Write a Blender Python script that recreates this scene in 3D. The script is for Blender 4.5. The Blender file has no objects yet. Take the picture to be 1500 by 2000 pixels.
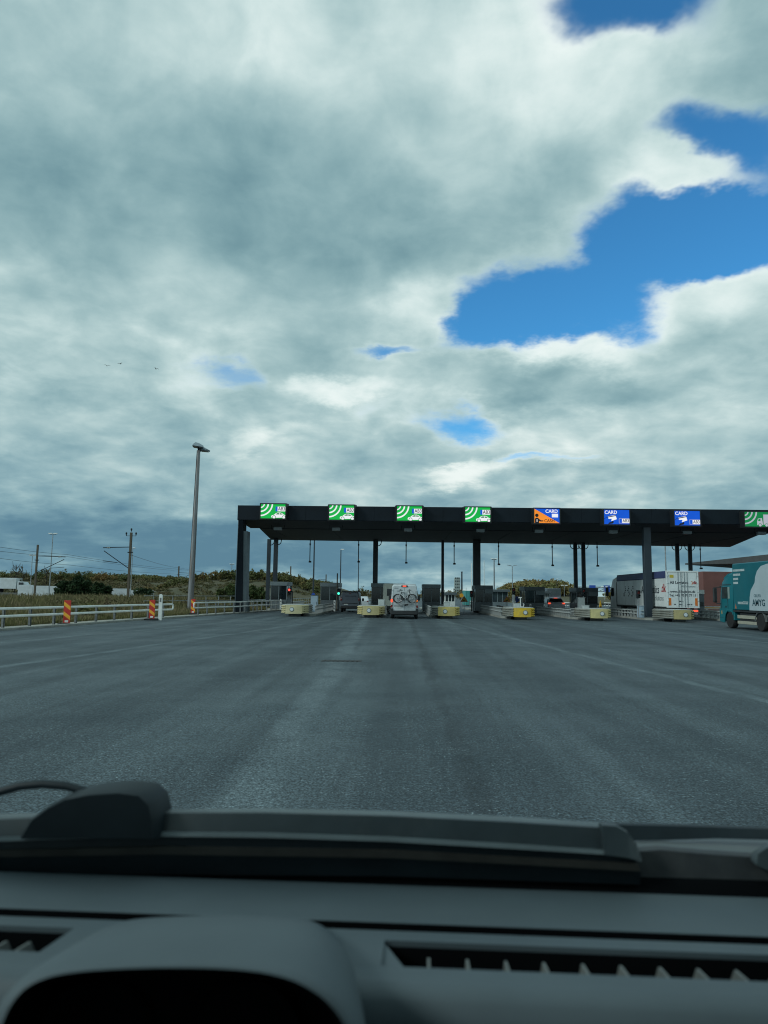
import bpy, math, random
import numpy as np
from mathutils import Vector, Matrix
scene = bpy.context.scene
COL = scene.collection
RND = random.Random(7)
R = math.radians

# ------------------------------------------------------------------ camera
FPX = 1387.0                      # focal length in photo pixels (1500 wide)
CAM_H = 1.85
PITCH, YAW, ROLL = R(6.56), R(1.65), R(0.70)
cam_data = bpy.data.cameras.new('camera')
cam_data.sensor_fit = 'HORIZONTAL'
cam_data.sensor_width = 36.0
cam_data.lens = 36.0 * FPX / 1500.0
cam_data.clip_start = 0.02
cam_data.clip_end = 6000
cam_data.dof.use_dof = True
cam_data.dof.focus_distance = 60
cam_data.dof.aperture_fstop = 6.5
cam = bpy.data.objects.new('camera', cam_data)
COL.objects.link(cam)
CAM_R = (Matrix.Rotation(YAW, 3, 'Z') @ Matrix.Rotation(math.pi / 2 + PITCH, 3, 'X') @ Matrix.Rotation(ROLL, 3, 'Z'))
CAM_O = Vector((0, 0, CAM_H))
cam.matrix_world = Matrix.Translation(CAM_O) @ CAM_R.to_4x4()
scene.camera = cam

def ray(x, y):
    """direction of a photo pixel in world space"""
    return (CAM_R @ Vector(((x - 750) / FPX, (1000 - y) / FPX, -1.0)))
def P(x, y, D):
    """point of a photo pixel at distance D along the lanes (world Y)"""
    d = ray(x, y)
    return CAM_O + d * (D / d.y)
def G(x, y, z=0.0):
    """point of a photo pixel on the ground"""
    d = ray(x, y)
    return CAM_O + d * ((z - CAM_H) / d.z)

# ------------------------------------------------------------------ world
SUN_EL, SUN_AZ = R(33), R(-118)          # azimuth measured from +Y towards +X
world = bpy.data.worlds.new('World')
scene.world = world
world.use_nodes = True
WT = world.node_tree
WT.nodes.clear()
def wn(t, **kw):
    n = WT.nodes.new(t)
    for k, v in kw.items():
        setattr(n, k, v)
    return n
def wl(a, b):
    WT.links.new(a, b)
def wset(sock, v):
    if isinstance(v, bpy.types.NodeSocket):
        wl(v, sock)
    else:
        sock.default_value = v
def wm(op, a, b=0.0, c=None, clamp=False):
    n = wn('ShaderNodeMath', operation=op, use_clamp=clamp)
    wset(n.inputs[0], a); wset(n.inputs[1], b)
    if c is not None: wset(n.inputs[2], c)
    return n.outputs[0]
def wv(op, a, b=(0, 0, 0)):
    n = wn('ShaderNodeVectorMath', operation=op)
    wset(n.inputs[0], a); wset(n.inputs[1], b)
    return n
def wsmooth(v, a, b, lo=0.0, hi=1.0):
    n = wn('ShaderNodeMapRange', interpolation_type='SMOOTHERSTEP')
    wset(n.inputs[0], v); n.inputs[1].default_value = a; n.inputs[2].default_value = b
    n.inputs[3].default_value = lo; n.inputs[4].default_value = hi
    return n.outputs[0]
def wnoise(vec, scale, detail=8, rough=0.55, dist=0.0, lac=2.0):
    n = wn('ShaderNodeTexNoise')
    n.inputs['Scale'].default_value = scale; n.inputs['Detail'].default_value = detail
    n.inputs['Roughness'].default_value = rough; n.inputs['Distortion'].default_value = dist
    n.inputs['Lacunarity'].default_value = lac
    wl(vec, n.inputs['Vector'])
    return n.outputs
def wmix(f, a, b):
    n = wn('ShaderNodeMix', data_type='RGBA')
    wset(n.inputs[0], f); wset(n.inputs[6], a); wset(n.inputs[7], b)
    return n.outputs[2]
tc = wn('ShaderNodeTexCoord')
sep = wn('ShaderNodeSeparateXYZ'); wl(tc.outputs['Generated'], sep.inputs[0])
dx, dy, dz = sep.outputs
dzp = wm('ADD', wm('MAXIMUM', dz, 0.0), 0.24)
comb = wn('ShaderNodeCombineXYZ')
wl(wm('DIVIDE', dx, dzp), comb.inputs[0]); wl(wm('DIVIDE', dy, dzp), comb.inputs[1])
plane = comb.outputs[0]                        # the cloud deck seen in perspective
ang = wn('ShaderNodeCombineXYZ')               # azimuth, elevation
wl(wm('ARCTAN2', dx, dy), ang.inputs[0]); wl(wm('ARCSINE', dz), ang.inputs[1])
warp = wnoise(plane, 2.3, 6, 0.6)
wv1 = wv('SUBTRACT', warp['Color'], (0.5, 0.5, 0.5))
wv2 = wv('MULTIPLY', wv1.outputs[0], (0.22, 0.17, 0.0))
angw = wv('ADD', ang.outputs[0], wv2.outputs[0]).outputs[0]
def azel(x, y):
    d = ray(x, y).normalized()
    return math.atan2(d.x, d.y), math.asin(d.z)
def blob(x, y, rx, ry, amp, rot=0):
    a, e = azel(x, y)
    s = wv('SUBTRACT', angw, (a, e, 0)).outputs[0]
    if rot:
        vr = wn('ShaderNodeVectorRotate', rotation_type='Z_AXIS'); wl(s, vr.inputs[0]); vr.inputs['Angle'].default_value = R(rot)
        s = vr.outputs[0]
    s = wv('MULTIPLY', s, (FPX / rx, FPX / ry, 0)).outputs[0]
    l = wv('LENGTH', s).outputs['Value']
    return wsmooth(l, 0.0, 1.7, amp, 0.0)
def total(base, bl):
    v = base
    for b in bl:
        v = wm('ADD', v, blob(*b))
    return v
n_big = wnoise(plane, 1.1, 7, 0.50, 0.2)['Fac']
n_mid = wnoise(plane, 3.0, 7, 0.52, 0.35)['Fac']
n_fine = wnoise(plane, 8.0, 7, 0.55, 0.3)['Fac']
n_soft = wnoise(ang.outputs[0], 7.0, 5, 0.5, 0.4)['Fac']      # puffs that keep their size towards the horizon
field = wm('ADD', wm('MULTIPLY', n_big, 0.46), wm('ADD', wm('MULTIPLY', n_mid, 0.34), wm('ADD', wm('MULTIPLY', n_fine, 0.16), wm('MULTIPLY', n_soft, 0.14))))
# openings of blue between the clouds, and the heavy masses
cover = total(wm('ADD', wm('ADD', field, wsmooth(dz, 0.02, 0.16, 0.20, 0.0)), 0.12), [
    (1000, 615, 160, 95, -0.36, 0), (1170, 545, 180, 110, -0.38, 10), (1340, 435, 200, 75, -0.36, 12),
    (930, 660, 90, 60, -0.22, 0), (1500, 385, 170, 75, -0.32, 0), (1430, 240, 190, 50, -0.36, 8), (1170, 10, 170, 60, -0.40, 0),
    (1330, 70, 90, 110, -0.20, 0), (465, 715, 85, 40, -0.24, 0), (775, 712, 85, 20, -0.26, 0), (915, 818, 75, 42, -0.24, 0),
    (1005, 915, 70, 16, -0.22, 0), (1130, 905, 80, 12, -0.16, 0),
    (1100, 725, 240, 75, 0.22, 0), (1420, 570, 120, 75, 0.24, 10), (1350, 320, 130, 40, 0.20, 10), (1075, 500, 50, 55, 0.16, 0),
    (810, 610, 90, 70, 0.16, 0), (1050, 200, 260, 180, 0.16, 0), (1250, 150, 130, 80, 0.16, 0), (500, 350, 600, 330, 0.16, 0), (300, 950, 700, 110, 0.22, 0),
    (1300, 850, 380, 80, 0.12, 0)])
alpha = wsmooth(cover, 0.37, 0.66)
# how much light comes through the clouds
thick = total(wm('ADD', wm('MULTIPLY', n_big, 0.34), wm('ADD', wm('MULTIPLY', n_mid, 0.44), wm('ADD', wm('MULTIPLY', n_fine, 0.26), wm('MULTIPLY', n_soft, 0.34)))), [
    (150, 310, 360, 140, 0.09, -8), (640, 430, 400, 90, 0.11, 5), (100, 480, 300, 90, 0.05, 0), (1000, 330, 170, 80, 0.06, 0), (520, 250, 200, 90, 0.07, 0),
    (480, 70, 340, 120, -0.14, 0), (1000, 120, 260, 110, -0.20, 0), (900, 330, 120, 60, -0.10, 0), (1330, 330, 150, 45, -0.22, 10), (1280, 110, 140, 70, -0.10, 0),
    (820, 610, 80, 80, -0.22, 0), (1400, 550, 160, 70, -0.18, 0), (1090, 690, 130, 40, -0.24, 0), (1150, 750, 180, 35, 0.10, 0), (980, 750, 100, 30, 0.05, 0), (640, 775, 90, 25, -0.24, 0),
    (460, 855, 130, 26, -0.14, -10), (330, 870, 90, 40, 0.08, 0), (70, 740, 110, 60, 0.06, 0), (900, 945, 110, 32, -0.32, 0), (860, 925, 60, 18, -0.10, 0), (1090, 955, 90, 30, 0.10, 0),
    (1250, 840, 300, 60, -0.08, 0), (200, 850, 120, 40, -0.1, 0), (200, 1050, 520, 85, 0.15, 0), (700, 1095, 800, 70, 0.21, 0), (1350, 1060, 320, 50, 0.12, 0), (1400, 930, 200, 50, 0.04, 0)])
edge = wsmooth(cover, 0.40, 0.80, -0.07, 0.07)
n_l = wn('ShaderNodeMapRange', interpolation_type='LINEAR')
wl(wm('ADD', thick, edge), n_l.inputs[0])
for i_, v_ in enumerate((0.44, 1.10, 1.0, 0.0)): n_l.inputs[i_ + 1].default_value = v_
lum = n_l.outputs[0]
ramp = wn('ShaderNodeValToRGB')
ramp.color_ramp.interpolation = 'B_SPLINE'
stops = [(0.0, (0.095, 0.205, 0.285)), (0.20, (0.150, 0.285, 0.355)), (0.42, (0.265, 0.425, 0.468)), (0.62, (0.430, 0.580, 0.592)), (0.80, (0.65, 0.755, 0.735)), (1.0, (0.83, 0.90, 0.875))]
el = ramp.color_ramp.elements
el[0].position, el[0].color = stops[0][0], (*stops[0][1], 1)
el[1].position, el[1].color = stops[-1][0], (*stops[-1][1], 1)
for p_, c_ in stops[1:-1]:
    e_ = el.new(p_); e_.color = (*c_, 1)
wl(lum, ramp.inputs[0])
sky = wn('ShaderNodeTexSky', sky_type='NISHITA')
sky.sun_disc = False
sky.sun_elevation = SUN_EL
sky.sun_rotation = SUN_AZ
sky.altitude = 0; sky.air_density = 1.0; sky.dust_density = 0.3; sky.ozone_density = 1.2
bg_sky = wn('ShaderNodeBackground'); bg_sky.inputs[1].default_value = 0.11
tint = wn('ShaderNodeMix', data_type='RGBA', blend_type='MULTIPLY'); tint.inputs[0].default_value = 1.0
wl(sky.outputs[0], tint.inputs[6]); tint.inputs[7].default_value = (0.36, 1.08, 1.45, 1)
wl(tint.outputs[2], bg_sky.inputs[0])
bg_cl = wn('ShaderNodeBackground'); bg_cl.inputs[1].default_value = 1.06
ramp2 = wn('ShaderNodeValToRGB'); ramp2.color_ramp.interpolation = 'B_SPLINE'     # overhead, out of the haze
stops2 = [(0.0, (0.105, 0.215, 0.265)), (0.22, (0.175, 0.315, 0.352)), (0.42, (0.275, 0.432, 0.458)), (0.62, (0.43, 0.585, 0.592)), (0.80, (0.62, 0.755, 0.745)), (1.0, (0.82, 0.90, 0.88))]
e2 = ramp2.color_ramp.elements
e2[0].position, e2[0].color = 0.0, (*stops2[0][1], 1); e2[1].position, e2[1].color = 1.0, (*stops2[-1][1], 1)
for p_, c_ in stops2[1:-1]:
    e_ = e2.new(p_); e_.color = (*c_, 1)
wl(lum, ramp2.inputs[0])
wl(wmix(wsmooth(dz, 0.08, 0.34), ramp.outputs[0], ramp2.outputs[0]), bg_cl.inputs[0])
mixs = wn('ShaderNodeMixShader')
wl(alpha, mixs.inputs[0]); wl(bg_sky.outputs[0], mixs.inputs[1]); wl(bg_cl.outputs[0], mixs.inputs[2])
wout = wn('ShaderNodeOutputWorld')
wl(mixs.outputs[0], wout.inputs[0])
world.cycles.sampling_method = 'MANUAL'
world.cycles.sample_map_resolution = 512

# ------------------------------------------------------------------ sun
sl = bpy.data.lights.new('sun', 'SUN')
sl.energy = 1.5
sl.angle = R(12)
sl.color = (0.90, 1.0, 0.96)
sun = bpy.data.objects.new('sun', sl)
COL.objects.link(sun)
to_sun = Vector((math.sin(SUN_AZ) * math.cos(SUN_EL), math.cos(SUN_AZ) * math.cos(SUN_EL), math.sin(SUN_EL)))
sun.rotation_euler = to_sun.to_track_quat('Z', 'Y').to_euler()
sun.location = to_sun * 100 + Vector((0, 0, 20))

# ------------------------------------------------------------------ view
vs = scene.view_settings
vs.view_transform = 'Standard'; vs.look = 'None'; vs.exposure = 0.0; vs.gamma = 1.0
vs.use_curve_mapping = False
scene.render.film_transparent = False
try:
    scene.cycles.use_denoising = True
    scene.cycles.max_bounces = 8
    scene.cycles.filter_width = 1.1
    scene.cycles.transparent_max_bounces = 16
except Exception:
    pass

# ------------------------------------------------------------------ helpers
def hexc(h):
    c = [int(h[i:i + 2], 16) / 255 for i in (0, 2, 4)]
    return tuple(x / 12.92 if x <= 0.04045 else ((x + 0.055) / 1.055) ** 2.4 for x in c)
MATS = {}
def mat(name, col, rough=0.6, metal=0.0, var=0.12, scale=3.0, bump=0.0, bscale=40.0, emit=None, estr=0.0, dirt=None, dirtamt=0.0, spec=0.5, stretch=None):
    if name in MATS: return MATS[name]
    m = bpy.data.materials.new(name); m.use_nodes = True
    nt = m.node_tree; b = nt.nodes['Principled BSDF']
    c = nt.nodes.new('ShaderNodeTexCoord')
    src = c.outputs['Object']
    if stretch:
        mp = nt.nodes.new('ShaderNodeMapping'); mp.inputs['Scale'].default_value = stretch
        nt.links.new(src, mp.inputs[0]); src = mp.outputs[0]
    n = nt.nodes.new('ShaderNodeTexNoise'); n.inputs['Scale'].default_value = scale; n.inputs['Detail'].default_value = 6; n.inputs['Roughness'].default_value = 0.62
    nt.links.new(src, n.inputs['Vector'])
    r = nt.nodes.new('ShaderNodeValToRGB')
    r.color_ramp.elements[0].position = 0.32; r.color_ramp.elements[1].position = 0.70
    r.color_ramp.elements[0].color = (*[x * (1 - var) for x in col], 1)
    r.color_ramp.elements[1].color = (*[min(1, x * (1 + var)) for x in col], 1)
    nt.links.new(n.outputs['Fac'], r.inputs[0])
    out = r.outputs[0]
    if dirt:
        n2 = nt.nodes.new('ShaderNodeTexNoise'); n2.inputs['Scale'].default_value = scale * 0.6; n2.inputs['Detail'].default_value = 8; n2.inputs['Roughness'].default_value = 0.7
        nt.links.new(src, n2.inputs['Vector'])
        r2 = nt.nodes.new('ShaderNodeValToRGB'); r2.color_ramp.elements[0].position = 0.42; r2.color_ramp.elements[1].position = 0.72
        r2.color_ramp.elements[1].color = (dirtamt,) * 3 + (1,)
        nt.links.new(n2.outputs['Fac'], r2.inputs[0])
        mx = nt.nodes.new('ShaderNodeMix'); mx.data_type = 'RGBA'
        nt.links.new(r2.outputs[0], mx.inputs[0]); nt.links.new(out, mx.inputs[6]); mx.inputs[7].default_value = (*dirt, 1)
        out = mx.outputs[2]
    nt.links.new(out, b.inputs['Base Color'])
    b.inputs['Roughness'].default_value = rough; b.inputs['Metallic'].default_value = metal
    b.inputs['Specular IOR Level'].default_value = spec
    if bump:
        n3 = nt.nodes.new('ShaderNodeTexNoise'); n3.inputs['Scale'].default_value = bscale; n3.inputs['Detail'].default_value = 4
        nt.links.new(src, n3.inputs['Vector'])
        bp = nt.nodes.new('ShaderNodeBump'); bp.inputs['Strength'].default_value = bump; bp.inputs['Distance'].default_value = 0.02
        nt.links.new(n3.outputs['Fac'], bp.inputs['Height']); nt.links.new(bp.outputs[0], b.inputs['Normal'])
    if emit:
        b.inputs['Emission Color'].default_value = (*emit, 1); b.inputs['Emission Strength'].default_value = estr
    MATS[name] = m
    return m
def led(name, col, s=1.0):
    """lit LED surface: dark face, light given off by a fine dot grid"""
    if name in MATS: return MATS[name]
    m = bpy.data.materials.new(name); m.use_nodes = True
    nt = m.node_tree; b = nt.nodes['Principled BSDF']
    c = nt.nodes.new('ShaderNodeTexCoord'); n = nt.nodes.new('ShaderNodeTexNoise'); n.inputs['Scale'].default_value = 1.2
    nt.links.new(c.outputs['Object'], n.inputs['Vector'])
    r = nt.nodes.new('ShaderNodeValToRGB'); r.color_ramp.elements[0].position = 0.3; r.color_ramp.elements[1].position = 0.7
    r.color_ramp.elements[0].color = (*[x * 0.88 for x in col], 1); r.color_ramp.elements[1].color = (*col, 1)
    nt.links.new(n.outputs['Fac'], r.inputs[0])
    b.inputs['Base Color'].default_value = (*[x * 0.1 for x in col], 1); b.inputs['Roughness'].default_value = 0.5
    nt.links.new(r.outputs[0], b.inputs['Emission Color']); b.inputs['Emission Strength'].default_value = s
    MATS[name] = m
    return m

class MB:
    def __init__(s):
        s.v = []; s.f = []
    def add(s, vs_, fs):
        o = len(s.v); s.v += [tuple(p) for p in vs_]; s.f += [tuple(i + o for i in f) for f in fs]; return s
    def box(s, x0, x1, y0, y1, z0, z1):
        return s.add([(x0, y0, z0), (x1, y0, z0), (x1, y1, z0), (x0, y1, z0), (x0, y0, z1), (x1, y0, z1), (x1, y1, z1), (x0, y1, z1)],
                     [(0, 3, 2, 1), (4, 5, 6, 7), (0, 1, 5, 4), (1, 2, 6, 5), (2, 3, 7, 6), (3, 0, 4, 7)])
    def bbox(s, x0, x1, y0, y1, z0, z1, b=0.02):
        """box with chamfered vertical and horizontal edges"""
        rings = []
        for z, i in ((z0, b), (z0 + b, 0), (z1 - b, 0), (z1, b)):
            r = []
            for (cx, cy, sx, sy) in ((x0, y0, 1, 1), (x1, y0, -1, 1), (x1, y1, -1, -1), (x0, y1, 1, -1)):
                p1 = (cx + sx * i, cy + sy * (b + i), z); p2 = (cx + sx * (b + i), cy + sy * i, z)
                r += ([p1, p2] if sx * sy > 0 else [p2, p1])
            rings.append(r)
        return s.loft(rings)
    def loft(s, rings, closed=True, caps=True):
        n = len(rings[0]); vs_ = [p for r in rings for p in r]; fs = []
        for k in range(len(rings) - 1):
            for i in range(n if closed else n - 1):
                j = (i + 1) % n
                fs.append((k * n + i, k * n + j, (k + 1) * n + j, (k + 1) * n + i))
        if caps and closed:
            fs.append(tuple(range(n))[::-1]); fs.append(tuple((len(rings) - 1) * n + i for i in range(n)))
        return s.add(vs_, fs)
    def cyl(s, p0, p1, r0, r1=None, n=10, caps=True):
        r1 = r0 if r1 is None else r1
        p0, p1 = Vector(p0), Vector(p1); d = (p1 - p0).normalized()
        a = d.orthogonal().normalized(); b = d.cross(a)
        rg = lambda p, r: [p + (a * math.cos(2 * math.pi * i / n) + b * math.sin(2 * math.pi * i / n)) * r for i in range(n)]
        return s.loft([rg(p0, r0), rg(p1, r1)], True, caps)
    def tube(s, pts, r, n=8, closed=False):
        pts = [Vector(p) for p in pts]; rings = []
        m = len(pts); up = None
        for i in range(m):
            if closed: d = pts[(i + 1) % m] - pts[i - 1]
            else: d = pts[min(i + 1, m - 1)] - pts[max(i - 1, 0)]
            d.normalize()
            a = (up - d * up.dot(d)).normalized() if up is not None and (up - d * up.dot(d)).length > 1e-4 else d.orthogonal().normalized()
            up = a; b = d.cross(a)
            rr = r[i] if isinstance(r, (list, tuple)) else r
            rings.append([pts[i] + (a * math.cos(2 * math.pi * k / n) + b * math.sin(2 * math.pi * k / n)) * rr for k in range(n)])
        if closed: rings.append(rings[0])
        return s.loft(rings, True, not closed)
    def prism(s, poly, axis, a, b):
        """poly: 2D points in the plane normal to axis"""
        def p3(p, t):
            return {'x': (t, p[0], p[1]), 'y': (p[0], t, p[1]), 'z': (p[0], p[1], t)}[axis]
        return s.loft([[p3(p, a) for p in poly], [p3(p, b) for p in poly]])
    def lathe(s, prof, c, axis='x', n=20):
        """prof: (radius, offset along axis)"""
        rings = []
        for r, o in prof:
            ring = []
            for i in range(n):
                t = 2 * math.pi * i / n; u, w = r * math.cos(t), r * math.sin(t)
                ring.append({'x': (c[0] + o, c[1] + u, c[2] + w), 'y': (c[0] + u, c[1] + o, c[2] + w), 'z': (c[0] + u, c[1] + w, c[2] + o)}[axis])
            rings.append(ring)
        return s.loft(rings)
    def poly(s, pts):
        return s.add(pts, [tuple(range(len(pts)))])
    def xf(s, M):
        s.v = [tuple(M @ Vector(p)) for p in s.v]; return s
    def mesh(s, name, m=None, smooth=38):
        me = bpy.data.meshes.new(name)
        me.from_pydata(s.v, [], s.f)
        me.validate(); me.update()
        import bmesh
        bm = bmesh.new(); bm.from_mesh(me); bmesh.ops.recalc_face_normals(bm, faces=bm.faces); bm.to_mesh(me); bm.free()
        if smooth:
            me.shade_smooth(); me.set_sharp_from_angle(angle=R(smooth))
        if m: me.materials.append(m)
        return me
    def build(s, name, m, parent=None, loc=None, smooth=38):
        return place(name, s.mesh(name, m, smooth), parent, loc)
def place(name, me, parent=None, loc=None, rot=None):
    o = bpy.data.objects.new(name, me); COL.objects.link(o)
    if parent: o.parent = parent
    if loc is not None: o.location = loc
    if rot is not None: o.rotation_euler = rot
    return o
def tag(o, label, cat, group=None):
    o['label'] = label; o['category'] = cat
    if group: o['group'] = group
    return o
def thing(name, label, cat, loc=(0, 0, 0), rotz=0, group=None):
    o = bpy.data.objects.new(name, None); COL.objects.link(o)
    o.empty_display_size = 0.2
    o.location = loc; o.rotation_euler = (0, 0, rotz)
    return tag(o, label, cat, group)
def struct(o):
    o['kind'] = 'structure'; return o
def stuff(o):
    o['kind'] = 'stuff'; return o
KIDS = {}
def copy_tree(o, parent=None):
    c = o.copy(); COL.objects.link(c)
    if parent: c.parent = parent
    for ch in [x for x in bpy.data.objects if x.parent is o]:
        copy_tree(ch, c)
    return c
def text_mesh(body, size, m, frame='back', bold=0.0, align='CENTER', squeeze=1.0):
    cu = bpy.data.curves.new('lettering', 'FONT'); cu.body = body; cu.size = size; cu.align_x = align; cu.align_y = 'CENTER'
    cu.offset = bold; cu.resolution_u = 3; cu.extrude = 0.0015
    ob = bpy.data.objects.new('lettering', cu)
    me = bpy.data.meshes.new_from_object(ob)
    bpy.data.objects.remove(ob); bpy.data.curves.remove(cu)
    if frame == 'back':      # reads for a viewer looking along +Y
        M_ = Matrix(((squeeze, 0, 0, 0), (0, 0, -1, 0), (0, 1, 0, 0), (0, 0, 0, 1)))
    else:                    # 'left': reads for a viewer looking along +X
        M_ = Matrix(((0, 0, -1, 0), (-squeeze, 0, 0, 0), (0, 1, 0, 0), (0, 0, 0, 1)))
    me.transform(M_); me.materials.clear(); me.materials.append(m)
    return me
# ------------------------------------------------------------------ materials
m_black = mat('black_metal', (0.008, 0.013, 0.019), 0.45, 0.0, 0.2, 0.8, spec=0.4)
m_darkclad = mat('dark_cladding', (0.0065, 0.012, 0.019), 0.55, 0.0, 0.25, 0.5, spec=0.2)
m_soffit = mat('soffit_sheet', (0.022, 0.027, 0.028), 0.7, 0.0, 0.25, 0.7)
m_legpanel = mat('leg_lit_grey', (0.16, 0.20, 0.23), 0.5, 0.1, 0.15, 1.0)  # paler grey for the lighter inner side of the leg
m_colsteel = mat('dark_column_paint', (0.020, 0.032, 0.046), 0.5, 0.0, 0.2, 1.2)
m_galv = mat('galvanised_steel', (0.30, 0.33, 0.35), 0.5, 0.6, 0.22, 4.0)
m_galvd = mat('weathered_post', (0.17, 0.19, 0.20), 0.65, 0.3, 0.25, 6.0, dirt=(0.10, 0.085, 0.07), dirtamt=0.6)
m_white = mat('white_paint', (0.72, 0.75, 0.74), 0.45, 0.0, 0.08, 3.0, dirt=(0.35, 0.34, 0.30), dirtamt=0.35)
m_whiterail = mat('white_rail', (0.74, 0.77, 0.75), 0.4, 0.0, 0.10, 2.0, dirt=(0.36, 0.35, 0.31), dirtamt=0.5)
m_conc = mat('concrete', (0.27, 0.28, 0.26), 0.9, 0.0, 0.25, 2.0, bump=0.4, bscale=30, dirt=(0.12, 0.115, 0.10), dirtamt=0.6)
m_concd = mat('dark_concrete', (0.13, 0.14, 0.14), 0.9, 0.0, 0.3, 2.5, bump=0.4, bscale=30)
m_rubber = mat('black_rubber', (0.012, 0.012, 0.013), 0.8, 0.0, 0.3, 8.0)
m_glassd = mat('dark_glass', (0.010, 0.017, 0.021), 0.08, 0.0, 0.3, 1.5, spec=0.6)
m_glassm = mat('tinted_glass', (0.030, 0.045, 0.05), 0.06, 0.0, 0.3, 1.5, spec=0.7)
m_boothwall = mat('booth_grey', (0.10, 0.125, 0.14), 0.55, 0.1, 0.15, 2.0)
m_boothband = mat('booth_band', (0.16, 0.20, 0.22), 0.5, 0.1, 0.12, 2.0)
m_cabinet = mat('cabinet_grey', (0.50, 0.55, 0.55), 0.5, 0.0, 0.1, 2.0, dirt=(0.28, 0.28, 0.26), dirtamt=0.4)
m_red = mat('red_reflex', (0.48, 0.03, 0.02), 0.45, 0.0, 0.15, 4.0)
m_yellow = mat('yellow_reflex', (0.75, 0.36, 0.03), 0.45, 0.0, 0.12, 4.0)
m_orange = mat('orange_plastic', (0.62, 0.12, 0.03), 0.5, 0.0, 0.15, 6.0, dirt=(0.25, 0.12, 0.07), dirtamt=0.4)
m_bluesign = mat('blue_sign', (0.02, 0.08, 0.42), 0.4, 0.0, 0.1, 3.0)
m_signyel = mat('sign_yellow', (0.75, 0.42, 0.02), 0.4, 0.0, 0.1, 3.0)
m_signred = mat('sign_red', (0.55, 0.09, 0.02), 0.4, 0.0, 0.1, 3.0)
m_lampw = mat('lamp_head_white', (0.78, 0.80, 0.80), 0.4, 0.0, 0.06, 3.0)
m_wood = mat('weathered_wood', (0.10, 0.085, 0.065), 0.9, 0.0, 0.35, 5.0, stretch=(6, 6, 0.7))
m_wire = mat('wire', (0.02, 0.02, 0.02), 0.6)
m_ledred = mat('lamp_red_lit', (0.4, 0.02, 0.02), 0.4, emit=(1.0, 0.10, 0.07), estr=1.6)
m_ledgrn = mat('lamp_green_lit', (0.02, 0.3, 0.2), 0.4, emit=(0.08, 1.0, 0.62), estr=1.6)
m_tailoff = mat('tail_lamp', (0.22, 0.02, 0.02), 0.25, 0.0, 0.2, 8.0)
m_brake = mat('brake_lamp_lit', (0.5, 0.03, 0.02), 0.3, emit=(1.0, 0.11, 0.05), estr=1.1)

# ------------------------------------------------------------------ ground
def node_mat(name):
    m = bpy.data.materials.new(name); m.use_nodes = True
    nt = m.node_tree
    b = nt.nodes['Principled BSDF']
    def N(t, **kw):
        n = nt.nodes.new(t)
        for k, v in kw.items(): setattr(n, k, v)
        return n
    L = nt.links.new
    def noise(vec, scale, det=6, rough=0.6, mp=None, dist=0.0):
        if mp:
            q = N('ShaderNodeMapping'); q.inputs['Scale'].default_value = mp; L(vec, q.inputs[0]); vec = q.outputs[0]
        n = N('ShaderNodeTexNoise'); n.inputs['Scale'].default_value = scale; n.inputs['Detail'].default_value = det; n.inputs['Roughness'].default_value = rough; n.inputs['Distortion'].default_value = dist
        L(vec, n.inputs['Vector']); return n.outputs['Fac']
    def math_(op, a, c=0.0, clamp=False):
        n = N('ShaderNodeMath', operation=op, use_clamp=clamp)
        for i, v in enumerate((a, c)):
            if isinstance(v, bpy.types.NodeSocket): L(v, n.inputs[i])
            else: n.inputs[i].default_value = v
        return n.outputs[0]
    def rng(v, a, c, lo=0.0, hi=1.0):
        n = N('ShaderNodeMapRange', interpolation_type='SMOOTHSTEP'); L(v, n.inputs[0])
        for i, q in enumerate((a, c, lo, hi)): n.inputs[i + 1].default_value = q
        return n.outputs[0]
    def mix(f, a, c, blend='MIX'):
        n = N('ShaderNodeMix', data_type='RGBA', blend_type=blend)
        for s_, v in ((n.inputs[0], f), (n.inputs[6], a), (n.inputs[7], c)):
            if isinstance(v, bpy.types.NodeSocket): L(v, s_)
            else: s_.default_value = v if not isinstance(v, tuple) else (*v, 1)
        return n.outputs[2]
    return m, b, N, L, noise, math_, rng, mix

m_road, b, N, L, noise, math_, rng, mix = node_mat('asphalt')
tcn = N('ShaderNodeTexCoord').outputs['Object']
sx = N('ShaderNodeSeparateXYZ'); L(tcn, sx.inputs[0])
X_, Y_ = sx.outputs[0], sx.outputs[1]
grit = noise(tcn, 42, 3, 0.7)
grit2 = noise(tcn, 15, 5, 0.75)
patch = noise(tcn, 0.35, 6, 0.62)
streak = noise(tcn, 1.0, 5, 0.55, (0.75, 0.035, 1))
streak2 = noise(tcn, 1.0, 4, 0.55, (2.6, 0.09, 1))
base = mix(rng(streak, 0.36, 0.66), (0.036, 0.053, 0.064), (0.072, 0.099, 0.113))
base = mix(rng(streak2, 0.46, 0.66, 0.0, 0.5), base, (0.032, 0.048, 0.058))
base = mix(rng(patch, 0.45, 0.75, 0.0, 0.5), base, (0.036, 0.053, 0.064))
wob = math_('MULTIPLY', math_('SUBTRACT', noise(tcn, 0.5, 3, 0.5), 0.5), 0.5)
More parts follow.
